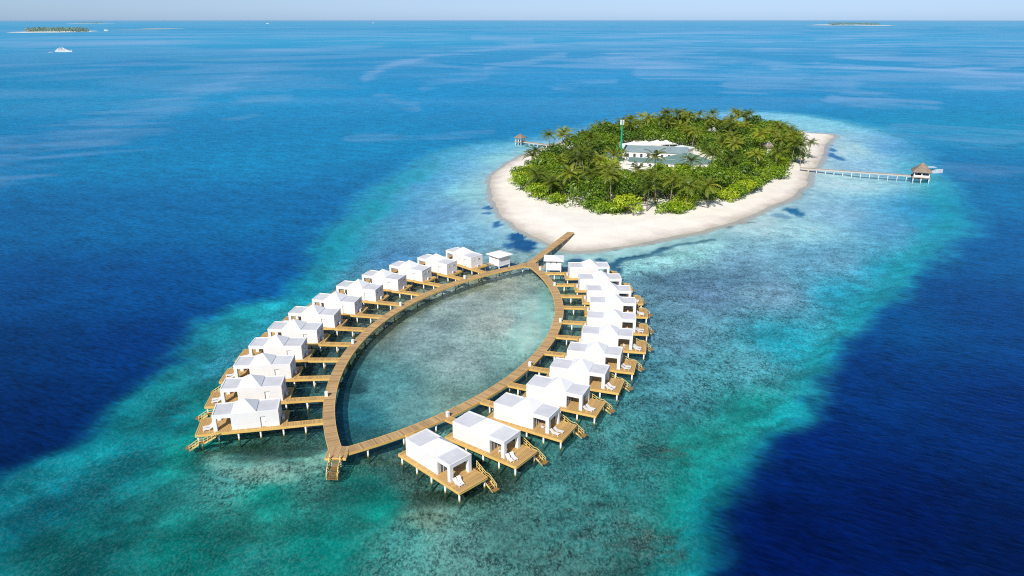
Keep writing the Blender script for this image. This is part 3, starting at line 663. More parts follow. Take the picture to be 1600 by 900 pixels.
ORD = ['first', 'second', 'third', 'fourth', 'fifth', 'sixth', 'seventh', 'eighth', 'ninth', 'tenth', 'eleventh', 'twelfth']
def place(A, B, side):
    ZR = WT+0.16; a = U(*A, ZR).to_2d(); b = U(*B, ZR).to_2d(); m = (a+b)/2; d = (b-a).normalized()
    if side == 'R':      # a = local (0,-VW), b = local (12,-VW)
        th = math.atan2(d.y, d.x); loc = Vector((6.0, -VW))
    else:                # a = local (12,0), b = local (0,0)
        th = math.atan2(-d.y, -d.x); loc = Vector((6.0, 0))
    c, s = math.cos(th), math.sin(th)
    return Vector((m.x-(c*loc.x-s*loc.y), m.y-(s*loc.x+c*loc.y))), th
poses = {'L': [place(a, b, 'L') for a, b in VIL_L], 'R': [place(a, b, 'R') for a, b in VIL_R]}
for S in poses:                 # even out the turn from villa to villa
    T = [t for _, t in poses[S]]; T = [t+2*math.pi if t < -0.5*math.pi and S == 'L' else t for t in T]
    x = np.arange(12); k = np.polyfit(x, T, 3); poses[S] = [(p, float(np.polyval(k, i))) for i, (p, _) in enumerate(poses[S])]
villa0 = make_villa(); villas = []
def wpt(pose, x, y):
    p, t = pose; return Vector((p.x+math.cos(t)*x-math.sin(t)*y, p.y+math.sin(t)*x+math.cos(t)*y))
# lounger, chair
def make_lounger():
    r = empty('sun_lounger', (0, 0, 0))
    mb = MB().bar((0.75, -0.3, 0.34), (2.0, -0.3, 0.34), 0.06, 0.07).bar((0.75, 0.3, 0.34), (2.0, 0.3, 0.34), 0.06, 0.07)
    for k in range(9): mb.box(0.78+k*0.135, 0.78+k*0.135+0.11, -0.33, 0.33, 0.36, 0.39)
    mb.build('seat', M['lounger'], r)
    b = MB(); q = Matrix.Translation((0.75, 0, 0.37)) @ Matrix.Rotation(R(38), 4, 'Y')
    for k in range(6): b.box(-0.86+k*0.145, -0.86+k*0.145+0.12, -0.33, 0.33, -0.02, 0.02, q)
    b.box(-0.86, 0, -0.34, -0.28, -0.06, -0.021, q).box(-0.86, 0, 0.28, 0.34, -0.06, -0.021, q); b.build('backrest', M['lounger'], r)
    lm = MB().box(-0.035, 0.035, -0.035, 0.035, 0, 0.32).mesh('leg', M['lounger'])
    for x in (0.8, 1.85):
        for y in (-0.28, 0.28): inst('leg', lm, r, (x, y, 0))
    return r
def make_chair():
    r = empty('patio_chair', (0, 0, 0))
    MB().box(-0.25, 0.25, -0.25, 0.25, 0.42, 0.47).build('seat', M['lounger'], r)
    b = MB()
    for k in range(4): b.box(-0.27, -0.23, -0.25+k*0.135, -0.25+k*0.135+0.1, 0.47, 0.95)
    b.box(-0.28, -0.22, -0.25, 0.25, 0.95, 1.0).build('backrest', M['lounger'], r)
    lm = MB().box(-0.025, 0.025, -0.025, 0.025, 0, 0.42).mesh('leg', M['lounger'])
    for x in (-0.22, 0.22):
        for y in (-0.22, 0.22): inst('leg', lm, r, (x, y, 0))
    return r
def make_bridge(Lb):
    r = empty('access_bridge', (0, 0, 0)); mb = MB(); x = 0.02
    while x < Lb-0.1: mb.box(x, min(x+0.27, Lb), -0.72, 0.72, DZ-0.07, DZ-0.008); x += 0.3
    mb.build('decking', M['deck'], r)
    MB().box(0, Lb, 0.725, 0.83, DZ-0.42, DZ+0.02).box(0, Lb, -0.83, -0.725, DZ-0.42, DZ+0.02).build('side_beam', M['fascia'], r)
    n = 1 if Lb < 7.5 else 2
    for k in range(n):
        for y in (-0.55, 0.55): pile_obj(pile_me, r, Lb*(k+1)/(n+1), y)
    return r
lounger0 = make_lounger(); chair0 = make_chair(); used = set()
def take(proto):
    if proto.name not in used: used.add(proto.name); return proto
    return copy_tree(proto)
SIDE = {'L': 'left', 'R': 'right'}
for S in ('L', 'R'):
    cc = CL if S == 'L' else CR_
    for i, pose in enumerate(poses[S]):
        od = ORD[i]; sd = SIDE[S]; end = 'nearest the camera' if i == 0 else ('nearest the island' if i == 11 else '')
        v = take(villa0); v.location = (pose[0].x, pose[0].y, 0); v.rotation_euler = (0, 0, pose[1])
        tag(v, f'white villa with a pyramid roof centre, {od} from the front in the {sd} row', 'villa', 'overwater villas along the curved boardwalks'); villas.append(v)
        # bridge from the arc to the deck, on the door side
        ys = -0.12; a = wpt(pose, -1.33, ys); t = pose[1]; dirv = -Vector((math.cos(t), math.sin(t)))
        # distance to the walkway's outer edge
        Rr = RAD+WALK_W/2+0.13; f = a-cc; bq = f.dot(dirv); cq = f.dot(f)-Rr*Rr; disc = bq*bq-cq
        Lb = -bq-math.sqrt(max(disc, 0)) if disc > 0 else 6.0
        Lb = min(max(Lb, 1.5), 14)+0.12
        b = make_bridge(Lb); b.location = (a.x, a.y, 0); b.rotation_euler = (0, 0, t+math.pi)
        tag(b, f'short timber bridge from the {sd} boardwalk to the {od} villa from the front', 'footbridge', 'timber bridges joining the villas to the boardwalks')
        yb = -1.0 if S == 'L' else -4.3
        rr = random.Random(i*7+(3 if S == 'L' else 0))
        for k in range(2):
            p = wpt(pose, 12.1+rr.uniform(-0.1, 0.2)+0.15*k, yb-0.95*k*(1 if S == 'L' else -1)); lo = take(lounger0)
            lo.location = (p.x, p.y, DZ); lo.rotation_euler = (0, 0, t+rr.uniform(-0.25, 0.25)+(-0.2 if S == 'R' else 0.2))
            which = 'nearer the pillar' if k == 0 else 'nearer the middle'
            tag(lo, f'white sun lounger {which} on the {od} {sd} deck from the front', 'sun lounger', 'sun loungers on the villa decks')
        if (S == 'R' and i in (1, 2, 6, 7, 8, 9, 10, 11)) or (S == 'L' and i > 6):
            p = wpt(pose, 10.2, -VW+1.1 if S == 'R' else -1.2); ch = take(chair0); ch.location = (p.x, p.y, DZ); ch.rotation_euler = (0, 0, t+rr.uniform(-0.5, 1.2))
            tag(ch, f'white slatted chair under the porch of the {od} {sd} villa from the front', 'chair', 'white chairs under the villa porches')

# white service pedestals on the walkway
PED = [((694.7,648),'right','beside the bridge to the second villa from the front'),((824.7,571),'right','near the fifth villa from the front'),((873,503),'right','near the eighth villa from the front'),((864.5,446.5),'right','near the eleventh villa from the front'),((841.5,422),'right','beside the small square pavilion'),
       ((723.5,434.5),'left','beside the eleventh villa bridge'),((620,476.5),'left','beside the ninth villa bridge'),((540.7,536),'left','beside the sixth villa bridge'),((498,620),'left','beside the third villa bridge')]
ped = empty('service_pedestal', (0, 0, 0))
MB().box(-0.30, 0.30, -0.26, 0.26, DZ, DZ+0.95).build('cabinet', M['white'], ped, bevel=0.03)
MB().box(-0.34, 0.34, -0.30, 0.30, DZ+0.96, DZ+1.04).build('lid', M['white'], ped)
for k, (p, sd, wh) in enumerate(PED):
    q = U(*p, DZ); cc = CL if sd == 'left' else CR_; d = (q.to_2d()-cc).normalized(); q2 = cc+d*(RAD+WALK_W/2-0.35)
    o = take(ped); o.location = (q2.x, q2.y, 0); o.rotation_euler = (0, 0, math.atan2(d.y, d.x))
    tag(o, f'white cabinet on the {sd} boardwalk {wh}', 'service cabinet', 'white cabinets along the boardwalks')

# two square pavilions
def pavilion(cx, cy, rz, label, deck):
    r = empty('pavilion', (cx, cy, 0), rz, label, 'pavilion'); h = 2.35
    MB().box(-h, h, -h, h, DZ, DZ+2.94).build('wall', M['white'], r)
    MB().box(-h-0.05, h+0.05, -h-0.05, h+0.05, DZ-0.3, DZ-0.003).build('floor_slab', M['white'], r)
    e = 3.15; zb = DZ+2.96; mb = MB(); base = [(-e,-e,zb),(e,-e,zb),(e,e,zb),(-e,e,zb)]
    for i in range(4): mb.add([base[i], base[(i+1) % 4], (0, 0, zb+0.95)], [(0, 1, 2)])
    mb.box(-e, e, -e, e, zb-0.12, zb-0.001); mb.build('roof', M['hip'], r)
    for yy in (-0.9, 0.9):
        for (a, b, c, d) in ((-h-0.03, -h-0.003, yy-0.18, yy+0.18),):
            f = MB().box(a, b, c, d, DZ+1.95, DZ+2.3).build('window', M['dark'], r)
        MB().box(yy-0.18, yy+0.18, -h-0.03, -h-0.003, DZ+1.95, DZ+2.3).build('window', M['dark'], r)
    for x in (-h+0.2, h-0.2):
        for y in (-h+0.2, h-0.2): pile_obj(pile_me, r, x, y)
    mb = MB()
    for k in range(8): mb.box(-h+k*0.3, -h+k*0.3+0.26, *( (-h-1.2, -h) if deck == 'front' else (-h-0.0, h)) , DZ-0.08, DZ-0.02) if deck == 'front' else mb.box(-h-0.35-k*0.3, -h-0.35-k*0.3+0.26, -1.2, 1.0, DZ-0.08, DZ-0.02)
    mb.build('deck', M['walk'], r); return r
pc = (U(781, 396, 5.2)+U(780, 396, 5.2))/2
pavilion(pc.x, pc.y, R(-47), 'small square white pavilion with hipped roof left of the junction with the beach boardwalk', 'front')
pc = U(865.5, 402.5, 5.2); pavilion(pc.x, pc.y, R(-4), 'small square white pavilion with hipped roof right of the beach boardwalk', 'side')

# ------------------------------------------------------------------ trees
def leafq(mb, c, n, s, rnd):
    n = Vector(n).normalized(); t = n.orthogonal().normalized(); t.rotate(Matrix.Rotation(random.uniform(0, 6.28), 3, n)); b = n.cross(t)
    c = Vector(c); mb.add([c-t*s*0.5, c+b*s*0.32, c+t*s*0.55, c-b*s*0.32], [(0, 1, 2, 3)], rnd)
def broad_meshes(seed, rad, h, low, nl, leafs=950, ls=0.85):
    random.seed(seed); mb = MB(); tk = MB(); top = h*0.5
    tk.cyl((0, 0, -0.5), (0.2, 0.1, top), 0.32, 0.2, 7)
    lobes = []
    for k in range(nl):
        a = random.uniform(0, 6.28); q = math.sqrt(random.random())*rad*0.68; lr = random.uniform(0.30, 0.52)*rad
        z = h-lr*0.8-(q/rad)**2*h*0.42-random.uniform(0, 0.18)*h
        if low and random.random() < 0.45: z = random.uniform(0.2, 0.55)*h; q = rad*random.uniform(0.55, 0.85)
        c = Vector((math.cos(a)*q, math.sin(a)*q, max(z, lr*0.6))); lobes.append((c, lr))
        tk.cyl((0.2*0.6, 0.06, top*0.55), c-Vector((0, 0, lr*0.3)), 0.13, 0.05, 5)
    for c, lr in lobes:
        tone = random.uniform(-0.3, 0.3); n = int(leafs*lr*lr/sum(l*l for _, l in lobes))
        for _ in range(n):
            d = Vector((random.gauss(0, 1), random.gauss(0, 1), random.gauss(0.25, 1))).normalized()
            rr_ = lr*(random.uniform(0.62, 1.0)**0.5)*(1+0.28*math.sin(d.x*5+c.x)*math.cos(d.y*6+c.y)); p = c+Vector((d.x*rr_, d.y*rr_, d.z*rr_*0.72))
            nn = d*0.9+Vector((random.uniform(-1, 1), random.uniform(-1, 1), random.uniform(-0.2, 1.0)))*0.75
            leafq(mb, p, nn, ls*random.uniform(0.6, 1.35), 0.5+tone+random.uniform(-0.45, 0.45)+(0.25 if d.z > 0.4 else -0.15))
    return tk.mesh('trunk', M['trunk'], True), mb
broad = []
for k in range(6):
    t_, m_ = broad_meshes(20+k, 6.6+0.8*(k % 3), 9.0+0.8*(k % 4), k % 2 == 0, 15+k, 1500, 0.85); broad.append((t_, m_.mesh('crown', M['leaf'])))
shore = []
for k in range(4):
    t_, m_ = broad_meshes(60+k, 5.6, 5.6+0.7*k, True, 15, 1300, 0.8); shore.append((t_, m_.mesh('crown', M['leafbright'])))
def palm_meshes(seed, h, fl=4.6, nf=19):
    random.seed(seed); tk = MB(); lean = Vector((random.uniform(-1, 1), random.uniform(-1, 1), 0))*0.14*h; p0 = Vector((0, 0, -0.5))
    pts = [Vector((lean.x*(s**1.6), lean.y*(s**1.6), h*s)) for s in [i/7 for i in range(8)]]; pts[0] = p0
    for i in range(7): tk.cyl(pts[i], pts[i+1], 0.27-0.017*i, 0.25-0.017*i, 7, cap=False)
    top = pts[-1]; cr = MB()
    for k in range(nf):
        a = 2.4*k+random.uniform(-0.25, 0.25); el = R(66-74*(k/nf)+random.uniform(-8, 8)); L = fl*random.uniform(0.85, 1.12); tone = 0.7-0.5*abs(0.45-k/nf)*2+random.uniform(-0.2, 0.2)
        hd = Vector((math.cos(a), math.sin(a), 0)); side = Vector((-hd.y, hd.x, 0)); p = top.copy(); e = el; prev = p.copy(); ns = 11
        for s in range(ns):
            step = (hd*math.cos(e)+Vector((0, 0, 1))*math.sin(e))*(L/ns); q = p+step; u = s/ns
            w_ = 0.95*math.sin(math.pi*min(1, 0.12+u*0.88))**0.7; droop = 0.35+0.55*u
            up = step.cross(side).normalized()
            cr.add([p-side*0.05, q-side*0.05, q+side*0.05, p+side*0.05], [(0, 1, 2, 3)], tone)
            for sg in (-1, 1):
                b0 = p+step*0.1; b1 = p+step*0.72
                t0 = b0+side*sg*w_+step*0.55-Vector((0, 0, droop*w_*0.7))
                cr.add([b0, b1, b1+(t0-b0)*0.97, t0], [(0, 1, 2, 3)], tone+random.uniform(-0.12, 0.12))
            p = q; e -= R(3.5+7.5*u)
    return tk.mesh('trunk', M['palmtrunk'], True), cr.mesh('fronds', M['frond'])
palms = [palm_meshes(100+k, 7.5+1.45*k, 6.0+0.3*(k % 3), 19) for k in range(5)]
random.seed(42)
VEG = smooth_poly(UA([(804,288),(813,306),(840,321),(880,331),(935,343),(985,345),(1040,342),(1070,334),(1115,322),(1150,318),(1190,303),(1205,288),(1228,277),(1246,264),(1246,243),(1238,228),(1210,214),(1150,206),(1070,204),(990,208),(938,220),(890,239),(852,254),(816,272)]), 1)
CLEAR = [UA(p) for p in ([(962,270),(1000,280),(1060,282),(1110,276),(1118,266),(1098,250),(1078,240),(1030,230),(968,232),(958,250)], [(1000,352),(1018,344),(1012,320),(990,322)], [(890,250),(884,264),(892,268),(903,262),(899,250)], [(945,285),(990,283),(990,268),(945,270)])]
def inside(P, x, y): return float(sdf(P, np.array([x]), np.array([y]))[0])
LOWZ = UA([(925,262),(930,300),(1000,306),(1110,300),(1130,268)])
pts = []; x0, y0 = VEG.min(0); x1, y1 = VEG.max(0)
tries = 0
while tries < 6000 and len(pts) < 290:
    tries += 1; x = random.uniform(x0, x1); y = random.uniform(y0, y1)
    dv_ = inside(VEG, x, y)
    if dv_ > -1.5 or any(inside(c, x, y) < 0.5 for c in CLEAR): continue
    if any((x-a)**2+(y-b)**2 < 5.6**2 for a, b, _ in pts): continue
    pts.append((x, y, dv_))
IC = U(1030, 268)
def zone(x, y):
    if y < IC.y-70: return 'near the front beach'
    if x > IC.x+60: return 'at the right end of the island'
    if x < IC.x-55: return 'at the left end of the island'
    if y > IC.y+60: return 'at the back of the island'
    return 'in the middle of the island'
def put_tree(kind, x, y, s, label, cat, group, me_t, me_c, nm):
    r = empty(nm, (x, y, max(gz(x, y), 0.3)), random.uniform(0, 6.28), label, cat, group); r.scale = (s, s, s*random.uniform(0.9, 1.12))
    inst('trunk', me_t, r); inst('fronds' if nm == 'coconut_palm' else 'crown', me_c, r); return r
for (x, y, dv_) in pts:
    z_ = zone(x, y); front = y < IC.y+10 and dv_ > -9
    u = random.random()
    low = inside(LOWZ, x, y) < 0
    if low: front = True; u *= 0.6
    if front and (u < 0.66 or dv_ > -4.5):
        t_, c_ = random.choice(shore); put_tree('s', x, y, random.uniform(0.8, 1.15), f'low bright green leafy bush by the sand {z_}', 'bush', f'bright bushes along the sand {z_}', t_, c_, 'shore_bush')
    elif u < 0.70:
        t_, c_ = random.choice(broad); put_tree('b', x, y, random.uniform(0.78, 1.3), f'dense round crowned leafy tree in the grove {z_}', 'tree', f'leafy trees {z_}', t_, c_, 'leafy_tree')
    else:
        t_, c_ = random.choice(palms[1:]); put_tree('p', x, y, random.uniform(0.85, 1.1), f'coconut palm rising out of the green grove {z_}', 'palm tree', f'coconut palms {z_}', t_, c_, 'coconut_palm')
SOLO = [(1022,292,3,1.05,'tall coconut palm with a full crown standing in front of the long grey roofed building'),(1074,285,2,0.95,'single dark palm standing before the green hipped roof'),(955,280,2,1.0,'slim palm standing left of the green mast in front of the teal roof'),
        (936,286,1,0.95,'short yellowish palm in front of the small teal roofed hut'),(903,280,1,1.0,'slim palm with a pale trunk on the open sand left of the hut'),(992,296,1,0.9,'palm just right of the base of the green mast'),(1003,306,0,1.0,'small palm below the long white building'),
        (835,312,1,1.1,'low spreading palm at the left edge of the grove by the beach'),(860,318,0,1.1,'young low palm beside the left beach edge'),(1250,262,3,0.9,'tall palm at the right tip of the grove above the long jetty'),(1262,250,3,0.85,'outermost palm at the right tip of the island'),
        (1010,336,1,1.0,'palm leaning over the front beach beside the sandy gap'),(1105,330,1,1.05,'palm with wide fronds at the front beach edge right of the gap'),(1070,335,0,1.2,'low palm with drooping fronds on the front beach edge'),(1060,214,4,1.0,'tall palm breaking the skyline behind the white tents'),(1040,213,4,1.0,'tallest palm on the skyline left of centre'),
        (1110,212,4,0.95,'skyline palm at the back between the two thatched roofs'),(1150,214,4,1.05,'skyline palm standing clear of the trees at the back right'),(1168,214,4,0.95,'small headed skyline palm right of the tallest back palm'),(1085,212,4,0.9,'dark skyline palm at the back centre')]
for px, py, k, s, lb in SOLO:
    q = U(px, py); t_, c_ = palms[k]; put_tree('p', q.x, q.y, s, lb, 'palm tree', None, t_, c_, 'coconut_palm')
# undergrowth between the trunks
gm = MB(); n = 0
random.seed(3)
while n < 26000:
    x = random.uniform(x0, x1); y = random.uniform(y0, y1)
    n += 1
    gm.v.append((x, y, 0))
cand = np.array(gm.v); dd = sdf(VEG, cand[:, 0], cand[:, 1]); cl = np.min([sdf(c, cand[:, 0], cand[:, 1]) for c in CLEAR], 0)
dens = fbm(cand[:, 0]/9, cand[:, 1]/9, 3, 2)
gm = MB()
for (x, y, _), a, b, c in zip(cand, dd, cl, dens):
    if a > -1.0 or b < 0.5 or c < 0.36: continue
    hgt = 0.5+max(0.3, 2.2*(c-0.36)*3); leafq(gm, (x, y, 1.2+random.uniform(0, hgt)), (random.uniform(-0.6, 0.6), random.uniform(-0.8, 0.3), 1), random.uniform(0.8, 1.5), random.uniform(0, 0.8))
o = gm.build('undergrowth', M['leaf']); tag(o, 'low green undergrowth filling the ground between the island trees', 'undergrowth', kind='stuff')

# ------------------------------------------------------------------ island buildings
def frame_from(px0, px1, z=1.2):
    a = U(*px0, z); b = U(*px1, z); d = (b-a); return a, math.atan2(d.y, d.x), d.to_2d().length
def building(label, cx, cy, rz, L, W, H, rh, roofm, cat='building', kind='hip', windows=5, over=0.6, name='resort_building'):
    r = empty(name, (cx, cy, 1.2), rz, label, cat)
    MB().box(-L/2, L/2, -W/2, W/2, -0.6, H).build('wall', M['wall'], r)
    e = over; a, b = L/2+e, W/2+e; mb = MB(); z = H+0.02
    if kind == 'hip': k = max(a-b, 0.01); rid = [(-k, 0, z+rh), (k, 0, z+rh)]
    else: rid = [(-a, 0, z+rh), (a, 0, z+rh)]
    mb.add([(-a,-b,z), (a,-b,z), rid[1], rid[0]], [(0,1,2,3)], 0.5); mb.add([(a,b,z), (-a,b,z), rid[0], rid[1]], [(0,1,2,3)], 0.5)
    mb.add([(a,-b,z), (a,b,z), rid[1]], [(0,1,2)], 0.5); mb.add([(-a,b,z), (-a,-b,z), rid[0]], [(0,1,2)], 0.5)
    mb.box(-a, a, -b, b, z-0.16, z-0.01); ro = mb.build('roof', roofm, r)
    rd = MB(); rd.bar(Vector(rid[0])+Vector((0,0,0.04)), Vector(rid[1])+Vector((0,0,0.04)), 0.35, 0.12)
    if kind == 'hip':
        for cxx, cyy, q in ((-a,-b,0),(a,-b,1),(a,b,1),(-a,b,0)): rd.bar((cxx, cyy, z+0.05), Vector(rid[q])+Vector((0,0,0.04)), 0.3, 0.1)
    rd.build('ridge', M['ridge'], ro)
    for i in range(windows):
        x = -L/2+(i+0.5)*L/windows
        f = MB().box(x-0.8, x+0.8, -W/2-0.06, -W/2-0.003, H*0.35, H*0.8).build('window', M['white'], r)
        MB().box(x-0.7, x+0.7, -W/2-0.08, -W/2-0.062, H*0.38, H*0.77).build('pane', M['dark'], f)
    return r
def bld(label, pxl, pxr, W, H, rh, roofm, **kw):
    a, rz, L = frame_from(pxl, pxr); m = Vector((math.cos(rz), math.sin(rz))); n = Vector((-m.y, m.x)); c = a.to_2d()+m*L/2+n*W/2
    return building(label, c.x, c.y, rz, L, W, H, rh, roofm, **kw)
bld('long white building with a grey blue sheet roof in the middle of the island', (975,250), (1072,254), 15, 5.0, 2.2, M['greyroof'], kind='gable', windows=9)
bld('lower white wing with a teal lean roof in front of the long grey roofed building', (982,262), (1062,267), 9, 3.6, 1.3, M['tealroof'], kind='gable', windows=6)
bld('white building with a large green hipped roof at the right of the clearing', (1069,270), (1115,266), 21, 4.2, 4.2, M['tealroof'], kind='hip', windows=3)
bld('long teal roofed block left of the green mast behind the palms', (912,256), (962,258), 11, 4.0, 2.2, M['tealroof'], windows=4)
bld('small white hut with a teal roof just below the green mast', (944,283), (978,288), 6, 2.6, 1.2, M['tealroof'], windows=3)
bld('brown roofed building behind the white tents', (1016,226), (1042,226), 9, 4.5, 2.5, M['brownroof'], windows=2)
bld('small beige building with a pale roof beside the end of the green roof', (1048,247), (1072,250), 8, 6.0, 1.2, M['wall'], windows=2)
bld('thatched roof house showing between the trees at the back of the island', (1128,226), (1143,226), 9, 7.5, 4.5, M['thatch'], windows=1)
bld('white gabled house almost hidden in the trees at the back of the island', (1110,226), (1118,226), 8, 7.5, 4, M['wall'], windows=1)
bld('small thatched house half hidden by trees at the right side of the island', (1196,250), (1206,250), 7, 7.0, 3, M['thatch'], windows=1)
bld('low white shed in the sandy gap among the front bushes', (990,333), (1001,333), 5, 2.6, 0.9, M['wall'], windows=1)
# tents
for k, (px, py, s) in enumerate(((968,240,1.0),(990,238,1.05),(1008,237,1.1),(1026,236,1.1),(1040,236,1.0))):
    q = U(px, py); r = empty('tent_canopy', (q.x, q.y, 1.3), R(8), ['leftmost white peaked tent canopy behind the long grey roof', 'second white peaked tent canopy from the left behind the long roof', 'middle white peaked tent canopy behind the long roof', 'fourth white peaked tent canopy from the left behind the long roof', 'rightmost white peaked tent canopy behind the long grey roof'][k], 'tent', 'row of white tent canopies')
    mb = MB(); e = 5.4*s; z = 3.5; n_ = 6
    for i in range(4):
        a0, a1 = R(45+90*i), R(135+90*i); p0 = Vector((math.cos(a0), math.sin(a0), 0))*e*1.414; p1 = Vector((math.cos(a1), math.sin(a1), 0))*e*1.414
        for j in range(n_):
            u0, u1 = j/n_, (j+1)/n_; f = lambda u: z+2.0*u**1.6
            v = [p0*(1-u0), p1*(1-u0), p1*(1-u1), p0*(1-u1)]
            mb.add([(v[0].x, v[0].y, f(u0)), (v[1].x, v[1].y, f(u0)), (v[2].x, v[2].y, f(u1)), (v[3].x, v[3].y, f(u1))], [(0, 1, 2, 3)], 0.5)
    mb.build('canopy', M['tent'], r)
    lm = MB().cyl((0, 0, -0.6), (0, 0, z), 0.09).mesh('pole', M['white'])
    for sx in (-1, 1):
        for sy in (-1, 1): inst('pole', lm, r, (sx*e*0.98, sy*e*0.98, 0))
# mast
q = U(969, 256); r = empty('radio_mast', (q.x, q.y, 0.9), 0, 'tall green painted radio mast with white panel antennas on top', 'mast')
mb = MB(); mb.cyl((0, 0, -0.5), (0, 0, 22), 0.66, 0.45, 10)
for z in range(2, 21, 3): mb.cyl((0, 0, z), (0, 0, z+0.15), 0.72, 0.72, 10)
mb.build('pole', M['mast'], r)
mb = MB(); mb.cyl((0, 0, 20.4), (0, 0, 20.5), 0.8, 0.8, 10); mb.cyl((0, 0, 22), (0, 0, 24), 0.06, 0.04, 6)
for k in range(3): mb.bar((0, 0, 21.2), (0.8*math.cos(2.09*k), 0.8*math.sin(2.09*k), 21.2), 0.08, 0.08)
mb.build('head_frame', M['mast'], r)
am = MB().box(-0.18, 0.18, -0.12, 0.12, -1.3, 1.3).mesh('antenna', M['white'])
for k in range(6):
    a = 1.047*k; inst('antenna', am, r, (0.85*math.cos(a), 0.85*math.sin(a), 21.8), a)

# ------------------------------------------------------------------ jetties
def jetty(label, p0, p1, wd, z, step, pil=0.2, name='jetty', matp='white'):
    a = U(*p0, z).to_2d(); b = U(*p1, z).to_2d(); d = b-a; L = d.length; th = math.atan2(d.y, d.x)
    r = empty(name, (a.x, a.y, 0), th, label, 'jetty')
    mb = MB(); x = 0
    while x < L: mb.box(x, x+0.46, -wd/2, wd/2, z-0.1, z); x += 0.5
    mb.build('decking', M['jetty'], r)
    MB().box(0, L, -wd/2-0.15, -wd/2-0.003, z-0.55, z+0.03).box(0, L, wd/2+0.003, wd/2+0.15, z-0.55, z+0.03).build('side_beam', M['concrete'], r)
    pm = MB().cyl((0, 0, -2.4), (0, 0, z-0.3), pil, pil, 8).mesh('pile', M[matp]); x = step
    k = 0
    while x < L-1 and k < 45:
        for y in (-wd/2+0.25, wd/2-0.25): inst('pile', pm, r, (x, y, 0)); k += 1
        x += step
    return r, a, b, th, L
def thatched(label, x, y, rz, w_, z, hw, rh, walls=True):
    r = empty('jetty_hut', (x, y, 0), rz, label, 'hut'); h = w_/2
    MB().box(-h-0.6, h+0.6, -h-0.6, h+0.6, z-0.35, z+0.005).build('floor_deck', M['jetty'], r)
    mb = MB(); e = h+0.9; zb = z+hw; base = [(-e,-e,zb),(e,-e,zb),(e,e,zb),(-e,e,zb)]
    for i in range(4): mb.add([base[i], base[(i+1) % 4], (0, 0, zb+rh)], [(0,1,2)])
    mb.box(-e, e, -e, e, zb-0.25, zb-0.002); mb.build('thatch_roof', M['thatch'], r)
    pm = MB().box(-0.2, 0.2, -0.2, 0.2, z, z+hw-0.25).mesh('post', M['white'])
    for sx in (-1, 0, 1):
        for sy in (-1, 1): inst('post', pm, r, (sx*(h-0.2), sy*(h-0.2), 0))
    if walls:
        mb = MB().box(-h, h, -h-0.05, -h+0.05, z+0.005, z+0.95).box(-h, h, h-0.05, h+0.05, z+0.005, z+0.95).box(-h-0.05, -h+0.05, -h, -1, z+0.005, z+0.95).box(h-0.05, h+0.05, 1, h, z+0.005, z+0.95)
        mb.build('balustrade', M['white'], r)
        MB().box(-1.2, 1.6, 0.2, 1.6, z+0.01, z+1.1).build('counter', M['brownroof'], r)
    pl = MB().cyl((0, 0, -2.4), (0, 0, z-0.36), 0.25, 0.25, 8).mesh('pile', M['white'])
    for sx in (-1, 0, 1):
        for sy in (-1, 1): inst('pile', pl, r, (sx*h, sy*h, 0))
    return r
jr, a_, b_, th_, L_ = jetty('long straight jetty on white piles reaching right from the island', (1250,262), (1424,274), 2.3, 1.9, 4.2)
hx = b_+Vector((math.cos(th_), math.sin(th_)))*4.2
thatched('square open hut with a steep thatched roof at the end of the long right jetty', hx.x, hx.y, th_, 7.0, 1.9, 2.6, 4.2)
jl, a2, b2, th2, L2 = jetty('short left jetty curving out from behind the trees', (884,229), (820,221.5), 2.6, 1.7, 3.4)
h2 = b2+Vector((math.cos(th2), math.sin(th2)))*3.6
thatched('small round topped thatched shelter at the end of the short left jetty', h2.x, h2.y, th2, 4.4, 1.7, 2.4, 2.5, False)

